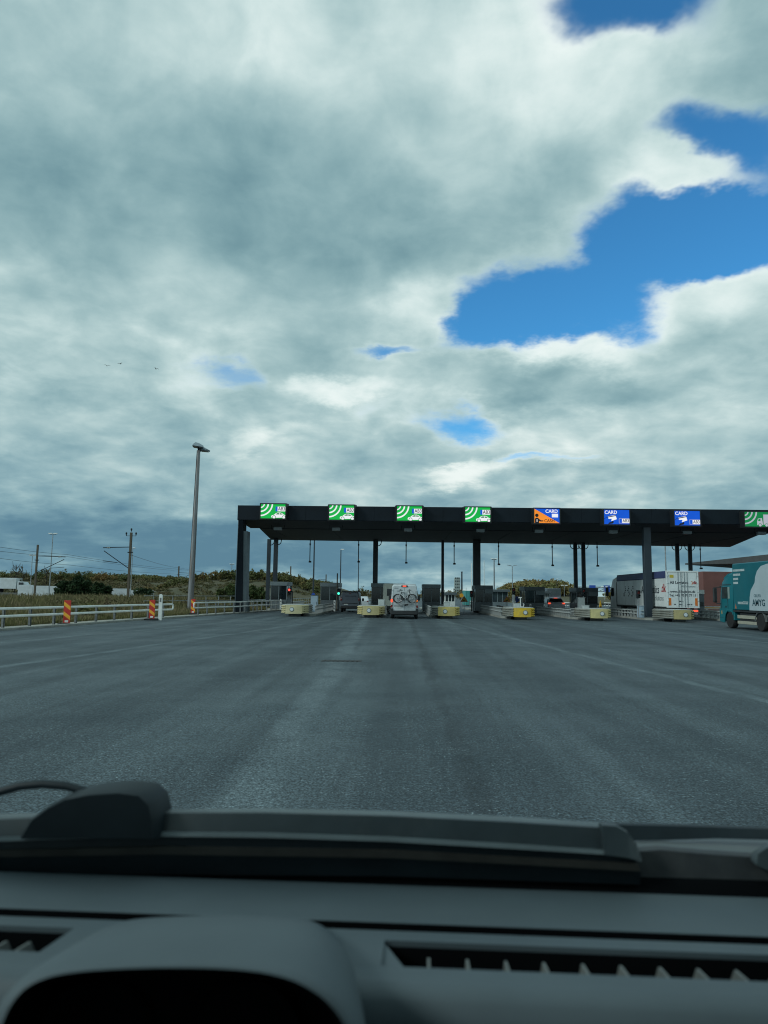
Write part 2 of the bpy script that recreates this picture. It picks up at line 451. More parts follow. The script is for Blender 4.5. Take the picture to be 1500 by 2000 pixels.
for (xa, ya, xb, yb, wd, dark) in ((-10.1, 14, -5.2, 48, 0.16, 0), (-14.0, 24, -9.5, 52, 0.12, 0), (3.4, 45, 6.9, 10, 0.13, 0), (7.5, 45, 12.0, 15, 0.18, 1), (-2.6, 48, -1.6, 13, 0.24, 0), (13.0, 46, 16.5, 22, 0.2, 0), (0.6, 45, 0.7, 8, 0.12, 1)):
    k_ = (xb - xa) / (yb - ya)
    xc = math_('ADD', math_('MULTIPLY', math_('SUBTRACT', Y_, ya), k_), xa)
    dist = math_('ABSOLUTE', math_('SUBTRACT', math_('ADD', X_, wob), xc))
    f_ = rng(dist, wd * 0.5, wd * 1.5, 0.85 if not dark else 0.7, 0.0)
    base = mix(math_('MULTIPLY', f_, rng(noise(tcn, 0.8, 5, 0.7), 0.3, 0.6)), base, (0.105, 0.140, 0.156) if not dark else (0.020, 0.030, 0.037))
# worn pale specks where the binder is gone
speck = noise(tcn, 26, 3, 0.8)
base = mix(math_('MULTIPLY', rng(speck, 0.58, 0.67, 0, 0.95), rng(noise(tcn, 0.9, 5, 0.7), 0.42, 0.62)), base, (0.27, 0.335, 0.355))
gm = rng(grit, 0.34, 0.66, 0.25, 1.85)
gm2 = rng(grit2, 0.36, 0.68, 0.60, 1.42)
vm = N('ShaderNodeVectorMath', operation='SCALE'); L(base, vm.inputs[0]); L(math_('MULTIPLY', gm, gm2), vm.inputs['Scale'])
base = vm.outputs[0]
L(base, b.inputs['Base Color'])
L(rng(patch, 0.3, 0.7, 0.62, 0.85), b.inputs['Roughness'])
b.inputs['Specular IOR Level'].default_value = 0.35
bp = N('ShaderNodeBump'); bp.inputs['Strength'].default_value = 0.55; bp.inputs['Distance'].default_value = 0.012
L(math_('ADD', grit, grit2), bp.inputs['Height']); L(bp.outputs[0], b.inputs['Normal'])

m_ground, b, N, L, noise, math_, rng, mix = node_mat('rough_grassland')
tcn = N('ShaderNodeTexCoord').outputs['Object']
base = mix(rng(noise(tcn, 0.06, 6, 0.65), 0.35, 0.65), (0.062, 0.062, 0.030), (0.098, 0.082, 0.045))
base = mix(rng(noise(tcn, 0.8, 6, 0.7), 0.4, 0.7, 0, 0.6), base, (0.050, 0.056, 0.024))
L(base, b.inputs['Base Color']); b.inputs['Roughness'].default_value = 0.95
bp = N('ShaderNodeBump'); bp.inputs['Strength'].default_value = 0.8; bp.inputs['Distance'].default_value = 0.2
L(noise(tcn, 3.0, 6, 0.7), bp.inputs['Height']); L(bp.outputs[0], b.inputs['Normal'])

gnd = struct(MB().poly([(-2500, -600, -0.06), (2500, -600, -0.06), (2500, 4000, -0.06), (-2500, 4000, -0.06)]).build('ground', m_ground))

# road sheet: left edge follows the kerb in the photo
edge_px = [(2, 1232), (150, 1222), (260, 1213), (350, 1207), (389, 1204), (460, 1199), (500, 1196), (560, 1192.5)]
EDGE = [G(*p) for p in edge_px]
e0 = EDGE[0]
left = [(-20.5, -40), (-20.5, 5), (-19.8, 20)] + [(p.x, p.y) for p in EDGE] + [(-12.4, 84), (-12.6, 130), (-13, 600)]
rd = MB()
vsr, fsr = [], []
for i, (x, y) in enumerate(left):
    vsr += [(x, y, 0), (60, y, 0)]
    if i: fsr.append((2 * i - 2, 2 * i - 1, 2 * i + 1, 2 * i))
rd.add(vsr, fsr)
road = struct(rd.build('road', m_road, smooth=0))
# kerb along the left edge: separate stones
kerb = struct(bpy.data.objects.new('kerb', None)); COL.objects.link(kerb)
def along(pts, step):
    out = []; 
    for a, b_ in zip(pts[:-1], pts[1:]):
        a, b_ = Vector(a), Vector(b_); n = max(1, round((b_ - a).length / step))
        for i in range(n): out.append((a.lerp(b_, i / n), a.lerp(b_, (i + 1) / n)))
    return out
m_verge = mat('gravel_verge', (0.36, 0.36, 0.33), 0.95, 0.0, 0.3, 5.0, bump=0.6, bscale=60, dirt=(0.14, 0.13, 0.09), dirtamt=0.8)
kpts = [(p[0], p[1], 0) for p in left[1:12]]
for k, (a, b_) in enumerate(along(kpts, 2.0)):
    d = (b_ - a); ln = d.length; an = math.atan2(d.y, d.x)
    jz = RND.uniform(-0.006, 0.006)
    o = MB().bbox(0.008, ln - 0.008, 0.0, 0.32, -0.05, 0.11 + jz, 0.015).build('kerb_stone', m_conc, kerb)
    o.location = a; o.rotation_euler = (0, 0, an)
# gravel strip behind the kerb
gs = MB(); vs_, fs_ = [], []
for i, p in enumerate(kpts):
    vs_ += [(p[0] - 0.3, p[1], 0.045), (p[0] - 2.6, p[1], 0.0)]
    if i: fs_.append((2 * i - 2, 2 * i, 2 * i + 1, 2 * i - 1))
struct(gs.add(vs_, fs_).build('verge', m_verge))

# drain grate in the carriageway
p = G(667, 1291)
t = thing('drain_grate', 'dark iron drain grate set in the asphalt', 'drain', (p.x, p.y, 0.0))
MB().box(-0.55, 0.55, -0.22, 0.22, -0.03, 0.005).build('frame', mat('cast_iron', (0.018, 0.020, 0.022), 0.7), t)
for k in range(8): MB().box(-0.5 + k * 0.13, -0.44 + k * 0.13, -0.18, 0.18, 0.0055, 0.014).build('bar', MATS['cast_iron'], t)

# embankments with a real rise
def mound(name, x0, x1, y0, y1, hfun, nx=40, ny=14):
    vs_, fs_ = [], []
    for j in range(ny + 1):
        for i in range(nx + 1):
            x = x0 + (x1 - x0) * i / nx; y = y0 + (y1 - y0) * j / ny
            vs_.append((x, y, hfun(x, y)))
    for j in range(ny):
        for i in range(nx):
            a = j * (nx + 1) + i
            fs_.append((a, a + 1, a + nx + 2, a + nx + 1))
    return struct(MB().add(vs_, fs_).build(name, m_ground, smooth=180))
def sstep(t):
    t = max(0, min(1, t)); return t * t * (3 - 2 * t)
def h_left(x, y):       # long embankment far left
    return -0.1 + 4.8 * sstep((y - 180) / 60) * sstep((-10 - x) / 25) + 0.4 * math.sin(x * 0.13) * sstep((y - 185) / 20)
def h_mid(x, y):        # brown bank behind the first booths
    return -0.1 + 4.6 * sstep((y - 118) / 40) * sstep((-9 - x) / 22) * sstep((x + 62) / 22)
def h_right(x, y):      # wooded hill between the booths
    return -0.1 + 3.6 * math.exp(-((x - 46) / 13) ** 2 - ((y - 250) / 60) ** 2) + 1.5 * math.exp(-((x - 108) / 26) ** 2 - ((y - 290) / 60) ** 2)
mound('embankment', -330, -6, 168, 330, h_left)
mound('embankment', -66, -8, 112, 168, h_mid)
mound('hill', -10, 190, 160, 420, h_right)

# ------------------------------------------------------------------ toll canopy
canopy = thing('toll_canopy', 'long black steel toll canopy spanning all lanes on dark columns', 'canopy', (0, 0, 0))
XL, XR, YF = P(464.5, 990, 60.0).x, 41.0, 60.0
bm_ = MB().prism([(YF, 7.96), (YF - 0.0, 9.22), (65.3, 9.22), (65.3, 7.74)], 'x', XL, XR)
beam = bm_.build('front_beam', m_darkclad, canopy)
# cladding sheets on the fascia
x = XL + 0.02; k = 0
while x < XR - 0.2:
    x2 = min(x + 2.92, XR - 0.02)
    MB().bbox(x + 0.006, x2 - 0.006, YF - 0.03 - 0.004 * ((k * 7) % 3), YF - 0.002, 7.985, 9.20, 0.008).build('fascia_panel', m_darkclad, beam)
    x = x2; k += 1
slab_poly = [(-13.4, 65.32), (-14.9, 79.2), (37.8, 83.4), (33.1, 67.2), (33.1, 65.32)]
slab = MB().prism(slab_poly, 'z', 7.70, 8.95).build('roof_slab', m_soffit, canopy)
# joints in the soffit: proud ribs
for i in range(9):
    xx = -12.4 + i * 5.6
    MB().box(xx, xx + 0.05, 65.6, 79.0, 7.675, 7.699).build('soffit_rib', m_soffit, slab)
def leg_ring(dx_, dy_, z, pts): return [(x_ + dx_, y_ + dy_, z) for x_, y_ in pts]
YB = 63.2
b0, b1, b2 = P(456, 1190, YB).x, P(473, 1190, YB).x, P(480, 1190, YB).x
t1, t2 = P(474, 1040, YF).x, P(481.5, 1050, YF).x
leg = MB().loft([[(b0, YB + 1.3, 0), (b0, YB + 0.4, 0), (b0 + 0.18, YB, 0), (b1, YB, 0), (b1, YB + 1.3, 0)],
                 [(XL, YF + 1.3, 7.97), (XL, YF + 0.4, 7.97), (XL + 0.12, YF, 7.97), (t1, YF, 7.97), (t1, YF + 1.3, 7.97)]]).build('leg', m_darkclad, canopy)
def lk(x0, x1, dy_, z): return (x0 + (x1 - x0) * z / 7.97, YB + dy_ + (YF - YB) * z / 7.97, z)
MB().loft([[lk(b1 + 0.003, t1 + 0.003, 0.15, z), lk(b2, t2, 0.15, z), lk(b2, t2, 1.25, z), lk(b1 + 0.003, t1 + 0.003, 1.25, z)] for z in (0, 7.05)]).build('leg_lit_side', m_legpanel, leg)  # inner side of the leg, its lighter look put into the colour
MB().loft([[lk(b0 - 0.004, XL - 0.004, 0.40, z), lk(b0 - 0.02, XL - 0.02, 0.38, z), lk(b0 + 0.17, XL + 0.11, -0.02, z), lk(b0 + 0.18, XL + 0.12, -0.004, z)] for z in (0, 7.96)]).build('lit_chamfer_strip', m_colsteel, leg)  # lighter strip painting the light on the leg's outer chamfer
COLS = [(524, 7, 78.0), (537.5, 8, 77.2), (733, 9.5, 77.5), (864.5, 5.2, 78.0), (931, 14, 76.5), (1124.3, 6.8, 79), (1140, 7, 79), (1264.5, 14, 60.9), (1324, 6.5, 79.5), (1349, 6.5, 79.5)]
for (px, w, D) in COLS:
    p = P(px, 1120, D); hw = w * D / FPX / 2
    c = MB().bbox(p.x - hw, p.x + hw, D - hw * 0.9, D + hw * 0.9, 0.0, 7.75 if D < 64 else 7.69, 0.03).build('column', m_colsteel, canopy)
    MB().box(p.x - hw - 0.06, p.x + hw + 0.06, D - hw * 0.9 - 0.06, D + hw * 0.9 + 0.06, 0.15, 0.19).build('base_plate', m_galvd, c)
    if 60 < D and w < 12 and w > 6:
        for s_ in (1,) if px < 760 else (-1, 1):
            pts = [(p.x + s_ * hw, D, 7.05), (p.x + s_ * (hw + 0.12), D, 7.05), (p.x + s_ * (hw + 0.30), D, 7.22), (p.x + s_ * (hw + 0.36), D, 7.5), (p.x + s_ * (hw + 0.36), D, 7.69)]
            MB().tube(pts, 0.045, 6).build('drain_pipe', m_black, c)

m_fitting = mat('fitting_grey', (0.34, 0.39, 0.42), 0.5, 0.0, 0.1, 4)
# light fittings hanging under the canopy's front
lane_names = ['first lane by the portal leg', 'lane of the grey van', 'lane of the camper van', 'lane right of the camper van', 'card and cash lane', 'lane with the braking car', 'white lorry lane', 'lorry sign at the canopy end']
lx = [543, 656.5, 797, 938, 1052.5, 1197.5, 1342, 1487]
ly = [1028, 1030.5, 1032.5, 1035.5, 1038, 1040, 1042, 1045]
for i in range(8):
    c = P(lx[i], ly[i], 63.0)
    t = thing('light_fitting', 'small grey light fitting under the canopy edge, over the ' + lane_names[i], 'light fitting', (c.x, 63.0, 7.4), 0, 'light fittings under the canopy edge')
    MB().bbox(-0.36, 0.36, -0.18, 0.18, -0.02, 0.26, 0.03).build('housing', m_fitting, t)
    MB().box(-0.22, 0.22, -0.10, 0.10, -0.035, -0.021).build('lens', m_glassm, t)
    for s_ in (-1, 1):
        MB().cyl((s_ * 0.56, 0, 0.10), (s_ * 0.56, 0, 0.46), 0.03, n=6).build('hanger', m_black, t)
        MB().cyl((s_ * 0.362, 0, 0.11), (s_ * 0.60, 0, 0.11), 0.025, n=6).build('arm', m_black, t)

# hanging sensors at the canopy's rear edge
hx = [(605, 1097), (700, 1097), (793, 1099), (887, 1101), (974, 1102), (1079, 1104), (1167, 1105), (1369, 1110)]
for i, (px, py) in enumerate(hx):
    D = 78.3 if i < 7 else 80
    b0 = P(px, py, D)
    t = thing('hanging_sensor', 'thin black sensor pole hanging from the canopy over the ' + lane_names[i], 'sensor', (b0.x, D, b0.z), 0, 'sensor poles hanging from the canopy')
    H = 7.70 - b0.z
    MB().cyl((0, 0, 0.05), (0, 0, H), 0.05, n=8).build('pole', m_black, t)
    MB().bbox(-0.11, 0.17, -0.13, 0.13, -0.10, 0.08, 0.03).build('sensor_head', m_black, t)
    MB().cyl((0, 0, H - 0.62), (0, 0, H - 0.42), 0.085, n=8).build('coupling', m_black, t)

# ------------------------------------------------------------------ lane signs
g_green = led('led_green', (0.0, 0.42, 0.055), 1.0)
g_dgreen = led('led_dim_green', (0.0, 0.20, 0.05), 1.0)
g_white = led('led_white', (0.85, 0.86, 0.90), 1.0)
g_dwhite = led('led_dim_white', (0.42, 0.43, 0.50), 1.0)
g_blue = led('led_blue', (0.0, 0.085, 0.62), 1.0)
g_orange = led('led_orange', (0.90, 0.27, 0.02), 1.0)
g_black = mat('led_dark', (0.01, 0.01, 0.014), 0.6)
g_line = led('led_line_green', (0.02, 0.22, 0.06), 1.0)
m_signbox = mat('sign_housing', (0.008, 0.011, 0.014), 0.5)
SW, SH = 2.08, 1.20
def arc_strip(cx, cy, r0, r1, a0, a1, n=18):
    pts = [(cx + r1 * math.cos(R(a0 + (a1 - a0) * i / n)), cy + r1 * math.sin(R(a0 + (a1 - a0) * i / n))) for i in range(n + 1)]
    pts += [(cx + r0 * math.cos(R(a1 + (a0 - a1) * i / n)), cy + r0 * math.sin(R(a1 + (a0 - a1) * i / n))) for i in range(n + 1)]
    return pts
def clip(poly, x0, x1, y0, y1):
    def cut(pts, f):
        out = []
        for i in range(len(pts)):
            a, b_ = pts[i - 1], pts[i]; fa, fb = f(a), f(b_)
            if (fa >= 0) != (fb >= 0):
                t = fa / (fa - fb); out.append((a[0] + (b_[0] - a[0]) * t, a[1] + (b_[1] - a[1]) * t))
            if fb >= 0: out.append(b_)
        return out
    for f in (lambda p: p[0] - x0, lambda p: x1 - p[0], lambda p: p[1] - y0, lambda p: y1 - p[1]):
        poly = cut(poly, f)
        if len(poly) < 3: return []
    return poly
def flat(name, poly, m, parent, layer):
    poly = clip(poly, 0, SW, 0, SH)
    if len(poly) < 3: return None
    y = -0.004 * layer
    return MB().prism([(p[0] - SW / 2, p[1] - SH / 2) for p in poly], 'y', y, y + 0.003).build(name, m, parent, smooth=0)
def rect(x0, x1, y0, y1): return [(x0, y0), (x1, y0), (x1, y1), (x0, y1)]
def circ(cx, cy, r, n=20): return [(cx + r * math.cos(2 * math.pi * i / n), cy + r * math.sin(2 * math.pi * i / n)) for i in range(n)]
def strip_seg(name, poly, m, parent, layer):
    """annulus pieces as a strip of quads so that concave arcs fill right"""
    n = len(poly) // 2
    mb = MB(); y = -0.004 * layer
    for i in range(n - 1):
        q = clip([poly[i], poly[i + 1], poly[2 * n - 2 - i], poly[2 * n - 1 - i]], 0, SW, 0, SH)
        if len(q) >= 3: mb.prism([(p[0] - SW / 2, p[1] - SH / 2) for p in q], 'y', y, y + 0.003)
    if mb.v: mb.build(name, m, parent, smooth=0)
def put_text(body, size, m, parent, x, y, layer, bold=0.0, squeeze=1.0):
    me = text_mesh(body, size, m, 'back', bold, 'CENTER', squeeze)
    o = place('lettering', me, parent, (x - SW / 2, -0.004 * layer, y - SH / 2)); return o
def plate(scr, x0, y0, w, h, cut=True):
    flat('number_plate', rect(x0, x0 + w, y0, y0 + h), g_white, scr, 2)
    flat('plate_band', rect(x0, x0 + 0.17, y0, y0 + h), g_blue, scr, 3)
    put_text('AB3', h * 1.02, g_black, scr, x0 + 0.17 + (w - 0.17) / 2 + 0.02, y0 + h * 0.50, 4, 0.005, 0.86)
def make_sign(i, kind, label, cat='lane sign'):
    sx_ = [533.3, 667.2, 799.7, 933.2, 1068.2, 1204.5, 1342.3, 1479.5]; sy_ = [998.6, 1001, 1002.8, 1005, 1007.6, 1009.8, 1012, 1014.2]
    D = 59.45
    c = P(sx_[i], sy_[i], D)
    t = thing('lane_sign', label, cat, (c.x, D, c.z), 0, 'lit lane signs on the canopy fascia')
    f = 0.09
    # housing tapers back to a wider foot on the fascia
    hb = MB().loft([[(-SW / 2 - f, 0.02, -SH / 2 - f), (SW / 2 + f, 0.02, -SH / 2 - f), (SW / 2 + f, 0.02, SH / 2 + f), (-SW / 2 - f, 0.02, SH / 2 + f)],
                    [(-SW / 2 - f - 0.12, 0.512, -SH / 2 - f), (SW / 2 + f + 0.12, 0.512, -SH / 2 - f), (SW / 2 + f + 0.12, 0.512, SH / 2 + f), (-SW / 2 - f - 0.12, 0.512, SH / 2 + f)]])
    hb.build('housing', m_signbox, t, smooth=0)
    fr = MB()
    fr.box(-SW / 2 - f, SW / 2 + f, -0.03, 0.018, SH / 2 + 0.004, SH / 2 + f).box(-SW / 2 - f, SW / 2 + f, -0.03, 0.018, -SH / 2 - f, -SH / 2 - 0.004)
    fr.box(-SW / 2 - f, -SW / 2 - 0.004, -0.03, 0.018, -SH / 2 - 0.004, SH / 2 + 0.004).box(SW / 2 + 0.004, SW / 2 + f, -0.03, 0.018, -SH / 2 - 0.004, SH / 2 + 0.004)
    fr.build('frame', m_signbox, t, smooth=0)
    bgm = {'car': g_green, 'lorry': g_dgreen, 'card': g_blue, 'cash': g_blue}[kind]
    scr = MB().box(-SW / 2, SW / 2, 0.0, 0.015, -SH / 2, SH / 2).build('screen', bgm, t, smooth=0)
    if kind in ('car', 'lorry'):
        w_ = g_white if kind == 'car' else g_dwhite
        for (r0, r1) in ((0.30, 0.40), (0.62, 0.74), (0.97, 1.09)):
            strip_seg('wave_arc', arc_strip(-0.06, SH + 0.06, r0, r1, -95, 5), w_, scr, 1)
    if kind == 'car':
        plate(scr, 1.25, 0.60, SW - 1.25, 0.40)
        ox = 0.90
        body = [(0.0, 0.10), (0.0, 0.20), (0.05, 0.26), (0.22, 0.30), (0.36, 0.42), (0.52, 0.49), (0.74, 0.50), (0.92, 0.44), (1.06, 0.32), (1.18, 0.29), (1.18, 0.08), (0.10, 0.04)]
        flat('car_symbol', [(ox + a, b_) for a, b_ in body], g_white, scr, 1)
        flat('car_window', [(ox + 0.36, 0.33), (ox + 0.50, 0.445), (ox + 0.66, 0.455), (ox + 0.66, 0.33)], g_line, scr, 2)
        flat('car_window', [(ox + 0.71, 0.33), (ox + 0.71, 0.455), (ox + 0.86, 0.42), (ox + 0.98, 0.33)], g_line, scr, 2)
        for wx in (0.24, 1.06):
            flat('wheel_arch', circ(ox + wx, 0.10, 0.155), g_line, scr, 2)
            flat('car_wheel', circ(ox + wx, 0.09, 0.115), g_white, scr, 3)
    if kind == 'lorry':
        ox = 0.98
        flat('cab_symbol', [(ox + 0.02, 0.12), (ox + 0.02, 0.42), (ox + 0.10, 0.66), (ox + 0.42, 0.70), (ox + 0.50, 0.12)], g_dwhite, scr, 1)
        flat('cab_window', [(ox + 0.09, 0.45), (ox + 0.15, 0.62), (ox + 0.30, 0.62), (ox + 0.30, 0.45)], g_dgreen, scr, 2)
        flat('load_symbol', rect(ox + 0.54, SW, 0.16, 1.0), g_dwhite, scr, 1)
        for wx in (0.26, 0.78, 1.02):
            flat('wheel_arch', circ(ox + wx, 0.11, 0.15), g_dgreen, scr, 2); flat('lorry_wheel', circ(ox + wx, 0.11, 0.11), g_dwhite, scr, 3)
    if kind == 'card':
        put_text('CARD', 0.40, g_white, scr, 0.56, SH - 0.22, 2, 0.008, 0.95)
        flat('hand_outline', [(0.0, 0.44), (0.20, 0.60), (0.36, 0.62), (0.66, 0.34), (0.80, 0.20), (0.72, 0.06), (0.48, 0.02), (0.36, 0.0), (0.0, 0.0)], g_black, scr, 1)
        flat('hand_symbol', [(0.0, 0.40), (0.20, 0.56), (0.36, 0.58), (0.58, 0.34), (0.66, 0.20), (0.44, 0.16), (0.30, 0.0), (0.0, 0.0)], g_blue, scr, 2)
        flat('card_symbol', [(0.30, 0.64), (0.94, 0.78), (1.04, 0.42), (0.62, 0.26), (0.50, 0.44), (0.36, 0.44)], g_white, scr, 3)
        flat('card_stripe', [(0.29, 0.62), (0.96, 0.75), (0.98, 0.69), (0.30, 0.55)], g_black, scr, 4)
        flat('finger', [(0.30, 0.20), (0.46, 0.44), (0.60, 0.46), (0.64, 0.40), (0.50, 0.28), (0.52, 0.16)], g_blue, scr, 4)
        flat('plate_outline', rect(1.22, SW, 0.08, 0.48), g_dwhite, scr, 1)
        flat('plate_band', rect(1.25, 1.46, 0.11, 0.45), g_blue, scr, 2)
        flat('number_plate', rect(1.47, SW, 0.11, 0.45), g_white, scr, 2)
        put_text('AB3', 0.36, g_black, scr, 1.78, 0.28, 3, 0.005, 0.86)
    if kind == 'cash':
        flat('orange_half', [(0.0, 0.0), (0.0, SH), (SW, 0.0)], g_orange, scr, 1)
        put_text('CARD', 0.40, g_white, scr, 1.43, SH - 0.22, 2, 0.008, 0.95)
        flat('card_symbol', rect(1.45, 1.96, 0.44, 0.78), g_white, scr, 2)
        flat('card_stripe', rect(1.45, 1.96, 0.46, 0.50), g_blue, scr, 3)
        flat('attendant_head', circ(0.20, 0.64, 0.145), g_black, scr, 2)
        flat('attendant_body', [(0.04, 0.0), (0.04, 0.34), (0.12, 0.44), (0.28, 0.44), (0.38, 0.34), (0.54, 0.22), (0.74, 0.22), (0.74, 0.13), (0.50, 0.12), (0.38, 0.18), (0.38, 0.0)], g_black, scr, 2)
        put_text('i', 0.34, g_white, scr, 0.21, 0.20, 3, 0.012)
        put_text('CASH', 0.36, g_black, scr, 1.24, 0.18, 2, 0.005, 0.95)
    return t
ords = ['first', 'second', 'third', 'fourth']
for i in range(4):
    make_sign(i, 'car', f'green lit lane sign with white arcs, car and plate, {ords[i]} from the portal leg')
make_sign(4, 'cash', 'orange and blue lit lane sign reading CARD and CASH with attendant figure')
make_sign(5, 'card', 'blue lit CARD lane sign with hand and card, beside the orange sign')
make_sign(6, 'card', 'blue lit CARD lane sign with hand and card, beside the green lorry sign')
make_sign(7, 'lorry', 'dim green lane sign with white arcs and lorry symbol at canopy end')
# ------------------------------------------------------------------ islands, noses, booths, rails
ISL = [-13.4, -8.05, -2.4, 3.05, 8.8, 14.4, 20.3, 26.4]
ISL_HW = 0.95
inames = ['beside the portal leg', 'with the orange bollard', 'left of the camper van', 'right of the camper van', 'with the bright yellow nose', 'before the braking car', 'beside the white lorry', 'behind the teal lorry']
for i, xc in enumerate(ISL):
    y0 = 57.6 if i else 74.0
    pts = [(xc - ISL_HW, y0 + 0.6), (xc - 0.5, y0), (xc + 0.5, y0), (xc + ISL_HW, y0 + 0.6), (xc + ISL_HW, 96), (xc - ISL_HW, 96)]
    struct(MB().prism(pts, 'z', -0.05, 0.15).build('traffic_island', m_conc, smooth=0))

def nose_mesh(path, zs, name, m):
    """corrugated beam swept along a plan path; zs: (z, outward offset)"""
    rings = []
    n = len(path)
    for k in range(n):
        a = Vector(path[max(0, k - 1)]); b_ = Vector(path[min(n - 1, k + 1)])
        d = (b_ - a).normalized(); nr = Vector((d.y, -d.x))
        rings.append([(path[k][0] + nr.x * o, path[k][1] + nr.y * o, z) for z, o in zs])
    return MB().loft(rings, closed=False, caps=False).build
nose_cols = [('nose_cream_faded', (0.55, 0.50, 0.30)), ('nose_cream', (0.52, 0.45, 0.22)), ('nose_pale_yellow', (0.60, 0.48, 0.16)),
             ('nose_bright_yellow', (0.68, 0.45, 0.03)), ('nose_straw', (0.58, 0.51, 0.24)), ('nose_dull_yellow', (0.42, 0.36, 0.17))]
m_nosetop = mat('nose_lid', (0.42, 0.45, 0.45), 0.7, 0.0, 0.18, 2.0, dirt=(0.2, 0.2, 0.18), dirtamt=0.5)
m_noseside = mat('nose_side_steel', (0.30, 0.31, 0.28), 0.6, 0.3, 0.22, 3.0, dirt=(0.12, 0.10, 0.07), dirtamt=0.6)
m_disc = mat('reflector_disc', (0.60, 0.64, 0.66), 0.35, 0.0, 0.06, 5.0)
m_discring = mat('reflector_ring', (0.10, 0.14, 0.17), 0.5)
nlab = ['faded cream', 'stained cream', 'pale yellow', 'bright yellow', 'straw yellow', 'dull yellow']
npx = [(574, 55.5), (724, 55.0), (872, 55.0), (1019, 54.6), (1168, 54.2), (1330, 54.2)]
for i in range(6):
    xn = P(npx[i][0], 1195, npx[i][1]).x; yn = npx[i][1] - 0.3
    t = thing('crash_cushion', f'{nlab[i]} crash cushion nose with round reflector on the island {inames[i + 1]}', 'crash cushion', (xn, yn, 0), 0, 'crash cushions at the island ends')
    mc = mat(nose_cols[i][0], nose_cols[i][1], 0.55, 0.0, 0.14, 3.0, dirt=(0.30, 0.26, 0.17), dirtamt=0.55)
    zs = []
    z = 0.24
    for k in range(4):
        zs += [(z, 0.0), (z + 0.055, 0.085), (z + 0.11, 0.085), (z + 0.15, 0.0)]
        z += 0.165
    side_r = [(0.70, 0.10), (0.93, 0.35), (1.0, 0.8), (1.0, 2.1), (1.0, 3.4)]
    # beams run round the front: grey on the long sides, painted near the nose
    w0 = 0.62
    ml_ = mc if i < 2 else m_noseside
    nose_mesh([(-1.0, 1.05), (-0.99, 0.75), (-0.90, 0.35), (-w0, 0.06)], zs, 'n', ml_)('nose_wrap', ml_, t)
    nose_mesh([(w0, 0.06), (0.90, 0.35), (0.99, 0.75), (1.0, 1.05)], zs, 'n', mc)('nose_wrap', mc, t)
    nose_mesh([(-1.0, 3.4), (-1.0, 1.05)], zs, 'n', m_noseside)('side_beam', m_noseside, t)
    nose_mesh([(1.0, 1.05), (1.0, 3.4)], zs, 'n', m_noseside)('side_beam', m_noseside, t)
    fp = MB().loft([[(-w0 - 0.05, 0.055, 0.23), (-w0 * 0.5, -0.03, 0.22), (w0 * 0.5, -0.03, 0.22), (w0 + 0.05, 0.055, 0.23), (w0, 0.18, 0.23), (-w0, 0.18, 0.23)],
                    [(-w0 - 0.05, 0.055, 0.90), (-w0 * 0.5, -0.03, 0.91), (w0 * 0.5, -0.03, 0.91), (w0 + 0.05, 0.055, 0.90), (w0, 0.18, 0.90), (-w0, 0.18, 0.90)]])
    nz = fp.build('nose_plate', mc, t)
    ox = -0.12 if i < 3 else 0.22
    MB().lathe([(0.0, -0.052), (0.165, -0.052), (0.175, -0.034), (0.0, -0.033)], (ox, 0, 0.56), 'y', 24).build('reflector_ring', m_discring, nz)
    MB().lathe([(0.0, -0.062), (0.125, -0.062), (0.13, -0.053), (0.0, -0.0525)], (ox, 0, 0.56), 'y', 24).build('reflector', m_disc, nz)
    lid = [(-0.58, 0.1), (-0.9, 0.42), (-0.99, 0.8), (-0.99, 3.35), (0.99, 3.35), (0.99, 0.8), (0.9, 0.42), (0.58, 0.1)]
    MB().prism(lid, 'z', 0.895, 0.93).build('lid', m_nosetop, t)
    for yy in (0.55, 2.3):
        MB().box(-0.45, 0.45, yy, yy + 0.35, 0.0, 0.88).build('support', m_rubber if yy > 1 else m_concd, t)
    MB().box(-0.85, 0.85, 0.25, 0.32, 0.24, 0.88).build('diaphragm', m_rubber, t)

